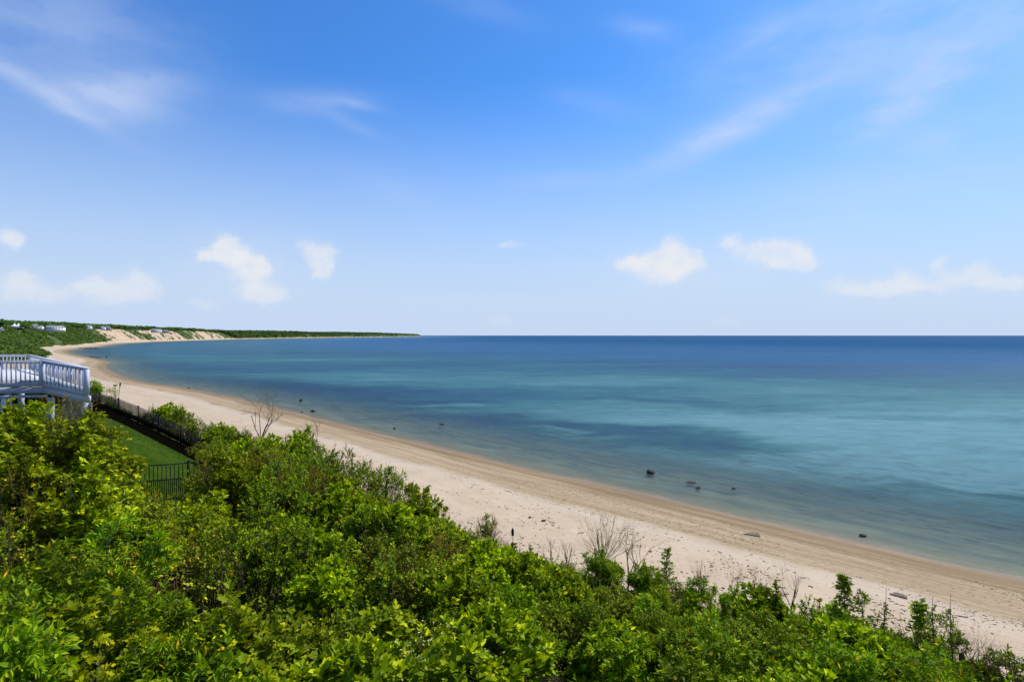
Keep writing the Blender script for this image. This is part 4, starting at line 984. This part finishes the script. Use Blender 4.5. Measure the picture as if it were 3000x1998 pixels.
for i, (px, py, wp, fl, l) in enumerate(((1905,1386,28,.62,'largest dark rock standing alone in the shallow water'),(2024,1413,26,.18,'low flat rock awash beside a small dark one'),(2046,1429,16,.45,'small dark rock just inshore of the flat awash rock'),
        (2149,1432,12,.5,'single small rock in the shallows farther along from the awash pair'),(2527,1569,24,.35,'low brown rock at the water line beyond the driftwood plank'),(882,1174,12,.7,'dark rounded rock offshore of the dead tree'),(916,1205,13,.55,'flat-topped rock near the water line by the dead tree'),
        (884,1208,9,.35,'small low stone at the water edge inshore of the dark rounded rock'),(1294,1243,18,.3,'long low dark rock lying farthest out in the bay'),(1155,1255,9,.5,'small round rock in the shallows off the brown wet sand'),
        (553,1138,10,.4,'lone low rock at the water edge of the curving beach'),(312,1046,6,.7,'tiny dark rock off the sandy point'))):
    rock(px, py, wp, l, fl, i+1)
for i in range(9):
    rock(262+i*4.2, 1044.5+.35*i+(i % 3)*.5, 4+(i % 2)*2, 'low dark stones strung along the edge of the sandy point', .45, 30+i, group='stones off the sandy point')
for i in range(26):
    t_ = i/25; rock(172+t_*116, 1021.0+.5*math.sin(i*2.1)+t_*.8, 5+(i % 3)*1.6, 'dark boulder in the low stone jetty crossing the far beach', .55, 50+i, z=.2*(1-t_), group='boulders of the far jetty')
# driftwood pieces on the sand
def log(px, py, length, label, rad, rz, zz_=1.2, seed=0, mat='drift', pieces=1):
    p = on_water(px, py, zz_); g_ = gz1(p[0], p[1]); e = empty('driftwood', (p[0], p[1], g_), rz); tag(e, label, 'driftwood')
    rgk = np.random.default_rng(seed)
    for k in range(pieces):
        t_ = np.linspace(-.5, .5, 7); L_ = length*(1-.22*k)
        pts = np.stack([t_*L_+k*.06, k*rad*1.7+.03*np.sin(t_*4+seed), rad*.55+k*rad*.35+rgk.normal(0, .01, 7)], -1)
        V, Q_ = tubes(pts[None], (rad*np.array([.45,.9,1,1,.95,.8,.4])*rgk.uniform(.85, 1.1, 7))[None], 8); obj('log' if k == 0 else 'plank', mesh_data('log', V, Q_, M[mat], smooth=True), e)
log(2203, 1556, 1.2, 'short bleached split log lying on the wet sand line', .085, -.55, 1.0, 1, pieces=3)
log(2632, 1716, .85, 'brown tapered lump of driftwood on the upper sand', .09, -.75, 1.9, 2, pieces=2)
log(2290, 1692, .5, 'short dark stick lying near bare twig shrubs', .03, .1, 2.3, 3, 'wrack')
log(2480, 1688, .85, 'thin forked dark stick on the wrack line above the broad-leaved sapling', .03, -.5, 1.7, 4, 'wrack')
log(2685, 1746, .75, 'dark twig cluster on the wrack line past the tapered driftwood', .03, -.3, 1.9, 5, 'wrack', 2)
log(2800, 1773, 1.0, 'long dark stick lying along the wrack line', .025, -.65, 1.9, 6, 'wrack')
log(1620, 1530, .5, 'short weathered branch on the pale sand behind the torch', .05, .6, 2.0, 7, 'drift', 2)
log(1697, 1560, .55, 'small bent stick with a dark end on the sand near the fan-branched stump', .04, 1.1, 2.0, 8, 'drift', 2)
for i, (px, py, wp, l) in enumerate(((1552,1515,9,'dark seaweed clump on the sand behind the torch, higher of a pair'),(1549,1526,6,'small dark seaweed clump below the higher one of a pair'),(1594,1524,13,'brown weed clump on the sand beside the weathered branch'),(1627,1568,12,'low brown stone on the sand between torch and bent stick'),
        (1608,1517,6,'tiny dark stone among brown weed clumps'),(1499,1530,7,'pale brown clump on the sand just above the torch'),(1560,1543,9,'flat dark weed scrap near the torch'),(1585,1590,6,'small dark stone near the thicket edge by bare twigs'))):
    rock(px, py, wp, l, .35, 90+i, 2.0, 'wrack', 'seaweed' if 'weed' in l else 'stone', 'seaweed_clump' if 'weed' in l or 'clump' in l else 'stone')
# scattered weed and shell grit, plus dark scraps painting in footprint shade: uncountable
rg6 = np.random.default_rng(12)
bits = []
def scatter(n_, dlo, dhi, size, ylo=24, yhi=160, clump=0):
    out_ = []
    yy_ = np.exp(rg6.uniform(math.log(ylo), math.log(yhi), n_*14)); xx_ = rg6.uniform(-.9, .98, n_*14)*yy_
    d_, s_, _ = shore(xx_, yy_); k = (d_ > dlo) & (d_ < dhi)
    if clump: k &= fbm(s_/clump, d_/2.5, 77) > .55
    i_ = np.where(k)[0][:n_]; return np.stack([xx_[i_], yy_[i_]], -1), rg6.uniform(.5, 1.3, len(i_))*size
def wobble(n_, dc, sig, size, clump, ylo=24, yhi=170):
    yy_ = np.exp(rg6.uniform(math.log(ylo), math.log(yhi), n_*30)); xx_ = rg6.uniform(-.9, .98, n_*30)*yy_
    d_, s_, _ = shore(xx_, yy_); tgt = dc+(fbm(s_/9, s_*0, 61)-.5)*4.0
    k = (np.abs(d_-tgt) < np.abs(rg6.normal(0, sig, len(d_)))) & (vn(s_/clump, s_*0, 66) > .35)
    i_ = np.where(k)[0][:n_]; return np.stack([xx_[i_], yy_[i_]], -1), rg6.uniform(.4, 1.5, len(i_))*size
sets = [wobble(900, 12.6, .28, .075, 2.5), wobble(500, 10.4, .25, .06, 3), wobble(420, 15.0, .35, .07, 2.0), scatter(1500, 3, 12, .035, clump=4), scatter(900, 13, 25, .07, 26, 75, clump=3), scatter(350, 12, 26, .05, 26, 110), scatter(2200, 4, 13, .042, 24, 60, clump=6), wobble(500, 17.5, .5, .08, 1.6, 26, 80)]
bp = np.concatenate([s[0] for s in sets]); bs_ = np.concatenate([s[1] for s in sets])
bz = height(bp[:,0], bp[:,1])[0]
oct_ = np.array([(1,0,0),(-1,0,0),(0,1,0),(0,-1,0),(0,0,1),(.7,.7,.2),(-.6,.5,.3)], float); of = np.array([(0,5,4),(5,2,4),(2,6,4),(6,1,4),(1,3,4),(3,0,4)])
a = rg6.uniform(0, 6.28, len(bp)); lx = rg6.uniform(.8, 2.4, len(bp)); ca, sa = np.cos(a), np.sin(a)
vv = oct_[None]*np.stack([bs_*lx, bs_*.7, bs_*.38], -1)[:, None]+rg6.normal(0, .008, (len(bp), 7, 3))
V = np.stack([vv[...,0]*ca[:,None]-vv[...,1]*sa[:,None]+bp[:,0:1], vv[...,0]*sa[:,None]+vv[...,1]*ca[:,None]+bp[:,1:2], vv[...,2]+bz[:,None]], -1)
o = obj('beach_debris', mesh_data('beach_debris', V.reshape(-1, 3), (of[None]+(np.arange(len(bp))*7)[:,None,None]).reshape(-1, 3), M['wrack']))
tag(o, 'scattered bits of seaweed, shell and twig along the wrack lines, with dark scraps for footprint shade', 'debris', kind='stuff')

# ------------------------------------------------------------------ hillside scrub, woodland, houses across the bay
HOUSES = [ # px0, px1, roof top row, base row, distance, kind
 (140,181,953.5,965,705,'long'),(78,107,950,961,745,'gable'),(109,122,953,960,755,'small'),(255,265,952.5,959.5,860,'small'),(296,306,956,962.5,930,'small'),(308,320,955.5,962.5,945,'gable'),(444,469,963.5,971,1450,'long'),(475,492,967,973,1540,'gable'),(-14,6,959,969,600,'gable'),
 (780,794,975.5,979,3300,'gable'),(808,818,976,979,3400,'small'),(868,884,982,986,3500,'gable'),(905,915,980,983,3700,'small')]
def leafball(rng, C, r, nleaf, size):
    """ragged crown: leaf clumps spread through the volume; C (N,3), r (N,)"""
    N = len(C); u_ = nrm(rng.normal(0, 1, (N, nleaf, 3))); u_[..., 2] = np.where(u_[..., 2] < -.35, -u_[..., 2], u_[..., 2])
    rad = rng.uniform(.45, 1.0, (N, nleaf))**.5*(.8+.4*rng.random((N, nleaf)))
    O = C[:, None]+u_*(rad*r[:, None])[..., None]*[1, 1, .8]
    D = nrm(rng.normal(0, 1, O.shape)*[1,1,.5]); Nn = nrm(u_*.8+UP*.6+rng.normal(0, .3, O.shape))
    a_ = nrm(np.cross(Nn, D)); s_ = (size[:, None]*rng.uniform(.6, 1.3, (N, nleaf)))[..., None]
    Q4 = np.stack([O-D*s_, O-a_*s_*.7+Nn*s_*.15, O+D*s_, O+a_*s_*.7-Nn*s_*.1], 2)
    return Q4.reshape(-1, 3), np.arange(N*nleaf*4).reshape(-1, 4), nleaf*4
def house_clear(X, Y):
    k = np.zeros(len(X), bool)
    px = 1500+X/Y*F
    for x0, x1, yt, yb, D_, _ in HOUSES: k |= (px > x0-5) & (px < x1+5) & (Y < D_+22) & (Y > D_-30)
    k |= (px > 12) & (px < 72) & (Y < 760) & (Y > 640)
    return k
def cover(name, label, n_, ylo, yhi, axlo, axhi, dmin_t, dmax_t, rlo, rhi, nleaf, lsz, seed, maxn, lift=.5, bare_skip=True, cat='scrub', dark=1.0):
    rng_ = np.random.default_rng(seed)
    Y = np.exp(rng_.uniform(math.log(ylo), math.log(yhi), n_)); X = rng_.uniform((axlo-1500)/F, (axhi-1500)/F, n_)*Y
    z, d_, s_, sy_ = height(X, Y); bw = np.interp(sy_, PY, PBW); wf = np.interp(sy_, PY, PWF); t_ = (d_-bw)/wf
    k = (d_ > bw+1.5) & (t_ > dmin_t) & (t_ < dmax_t)
    if bare_skip:
        br = sstep(sy_, 1020, 1220)*sstep(sy_, 2350, 2100)*sstep(fbm(s_/60, s_*0+3, 31), .30, .52)*sstep(fbm(s_/16+d_/60+fbm(s_/40, d_/30, 39)*1.6, d_/34, 37, 5), .28, .52)*(t_ < 1.02)
        k &= rng_.random(n_) > br*1.25
    k &= ~(house_clear(X, Y))
    i_ = np.where(k)[0][:maxn]; r_ = rng_.uniform(rlo, rhi, len(i_))
    C = np.stack([X[i_], Y[i_], z[i_]+r_*lift], -1)
    V, Q4, kk = leafball(rng_, C, r_, nleaf, r_*lsz)
    tn = np.repeat(np.clip(rng_.random(len(i_))*.55+.5*(fbm(X[i_]/22, Y[i_]/22, 5)-.25), 0, 1), kk)*.8+.2*np.repeat(rng_.random(len(i_)*nleaf), 4)
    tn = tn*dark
    o_ = obj(name, mesh_data(name, V, Q4, LM['far'], {'tint': tn})); tag(o_, label, cat, kind='stuff'); print(name, len(i_)); return o_
cover('hillside_scrub', 'dense green scrub covering the near hillside behind the deck', 60000, 75, 640, -120, 330, 0.0, 3.2, 1.0, 2.3, 90, .26, 1, 2600)
cover('bluff_scrub', 'green scrub on the tall bluff face across the bay', 70000, 480, 2600, -120, 760, 0.0, 1.05, .9, 2.2, 26, .42, 2, 5200)
cover('woodland', 'distant wood along the top of the far bluff', 90000, 600, 2700, -150, 800, .98, 5.5, 3.4, 6.2, 64, .26, 3, 4200, 1.1, False, 'wood', .75)
cover('far_woodland', 'distant wood, darkened in colour for haze, on the low headland at the end of the bay', 60000, 2300, 9800, 560, 1240, .02, 9, 7, 12, 40, .30, 4, 3800, .75, False, 'wood', .45)  # leaf tints lowered to paint the effect of haze into the headland

def house(x0, x1, yt, yb, D_, kind, label):
    c_ = at((x0+x1)/2, yb, D_); W_ = (x1-x0)/F*D_; H_ = (yb-yt)/F*D_; dep = max(7., W_*.5)
    nm = 'house'; e = empty(nm, c_, math.atan2(c_[0], c_[1])*-.6); tag(e, label, 'house')
    wh = H_*.58; wm = M['white_wall'] if kind == 'long' else M['grey_wall'] if kind == 'gable' else M['white_wall']
    mb = MB(); mb.box((-W_/2, 0, -3), (W_/2, dep, wh)); mb.build('wall', wm, e)
    r_ = MB(); ov = .5
    V = [(-W_/2-ov,-ov,wh),(W_/2+ov,-ov,wh),(W_/2+ov,dep+ov,wh),(-W_/2-ov,dep+ov,wh),(-W_/2-ov if kind != 'gable' else -W_/2+1.5,dep/2,H_),(W_/2+ov if kind != 'gable' else W_/2-1.5,dep/2,H_)]
    r_.add(V, np.array([(0,1,5,4),(2,3,4,5)])); r_.add(V, np.array([(1,2,5),(3,0,4),(0,2,1),(0,3,2)])); ro = r_.build('roof', M['roof'], e)
    if kind == 'gable': mb = MB(); mb.box((W_*.15, dep/2-.4, H_-.6), (W_*.15+.9, dep/2+.4, H_+1.0)); mb.build('chimney', M['grey_wall'], ro)
    nw = max(2, int(W_/2.6))
    for i in range(nw):
        x = -W_/2+(i+.5)*W_/nw; f_ = MB(); f_.box((x-.65,-.10,wh*.32), (x+.65,-.02,wh*.85)); fo = f_.build('window', M['white_wall'], e)
        g = MB(); g.box((x-.55,-.16,wh*.36), (x+.55,-.105,wh*.81)); g.build('pane', M['glass'], fo)
    if kind == 'long': mb = MB(); mb.box((-W_*.2,-3.2,-2.0), (W_*.62,-.3,.25)); mb.build('terrace', M['white_wall'], e)
HL = ['long white house with a row of windows at the bluff top','grey shingled house with chimney beside the white tent','small white house between the shingled house and the long white one','small white house alone among trees above the scrub slope','small white cottage above the sandy track','grey gabled house beside the white cottage',
      'long white house above the bare sand bluff','grey gabled house above the bare sand bluff','grey house roof showing at the edge of the near scrub','tiny grey house among the far woods','tiny white house beside the far grey one','tiny grey shore house below the far woods','tiny white shore cottage on the low headland']
for hh, l in zip(HOUSES, HL): house(*hh, l)
# white event tent
c_ = at(39, 958, 730); W_ = 36/F*730; H_ = 11.5/F*730; e = empty('event_tent', c_); tag(e, 'white peaked event tent on the lawn at the bluff top', 'tent')
def cone_tent(cx, rx, h0, h1):
    th = np.linspace(0, 2*np.pi, 17)[:-1]; prof = [(1,h0),(.55,h0+.22*(h1-h0)),(.22,h0+.6*(h1-h0)),(.02,h1)]
    V = np.concatenate([np.stack([cx+rx*r_*np.cos(th), 4+rx*.7*r_*np.sin(th), th*0+z_], -1) for r_, z_ in prof]); n_ = 16
    Q4 = np.array([(k*n_+i, k*n_+(i+1) % n_, (k+1)*n_+(i+1) % n_, (k+1)*n_+i) for k in range(3) for i in range(n_)])
    return V, Q4
for cx in (-W_*.14, W_*.18):
    V, Q_ = cone_tent(cx, W_*.34, H_*.25, H_); obj('canopy', mesh_data('canopy', V, Q_, M['canvas'], smooth=True), e)
mb = MB(); mb.box((-W_*.46, .5, -1.5), (W_*.50, 7.5, H_*.27)); mb.build('side_wall', M['canvas'], e)
c_ = at(61, 958, 728); e = empty('marquee', c_); tag(e, 'small aqua-roofed shelter beside the white tent', 'shelter')
mb = MB(); mb.box((-2, 0, -1), (2, 3, 1.1)); mb.build('side_wall', M['white_wall'], e); mb = MB(); mb.box((-2.4,-.4,1.1), (2.4,3.4,1.6)); mb.build('canopy', M['awning'], e)
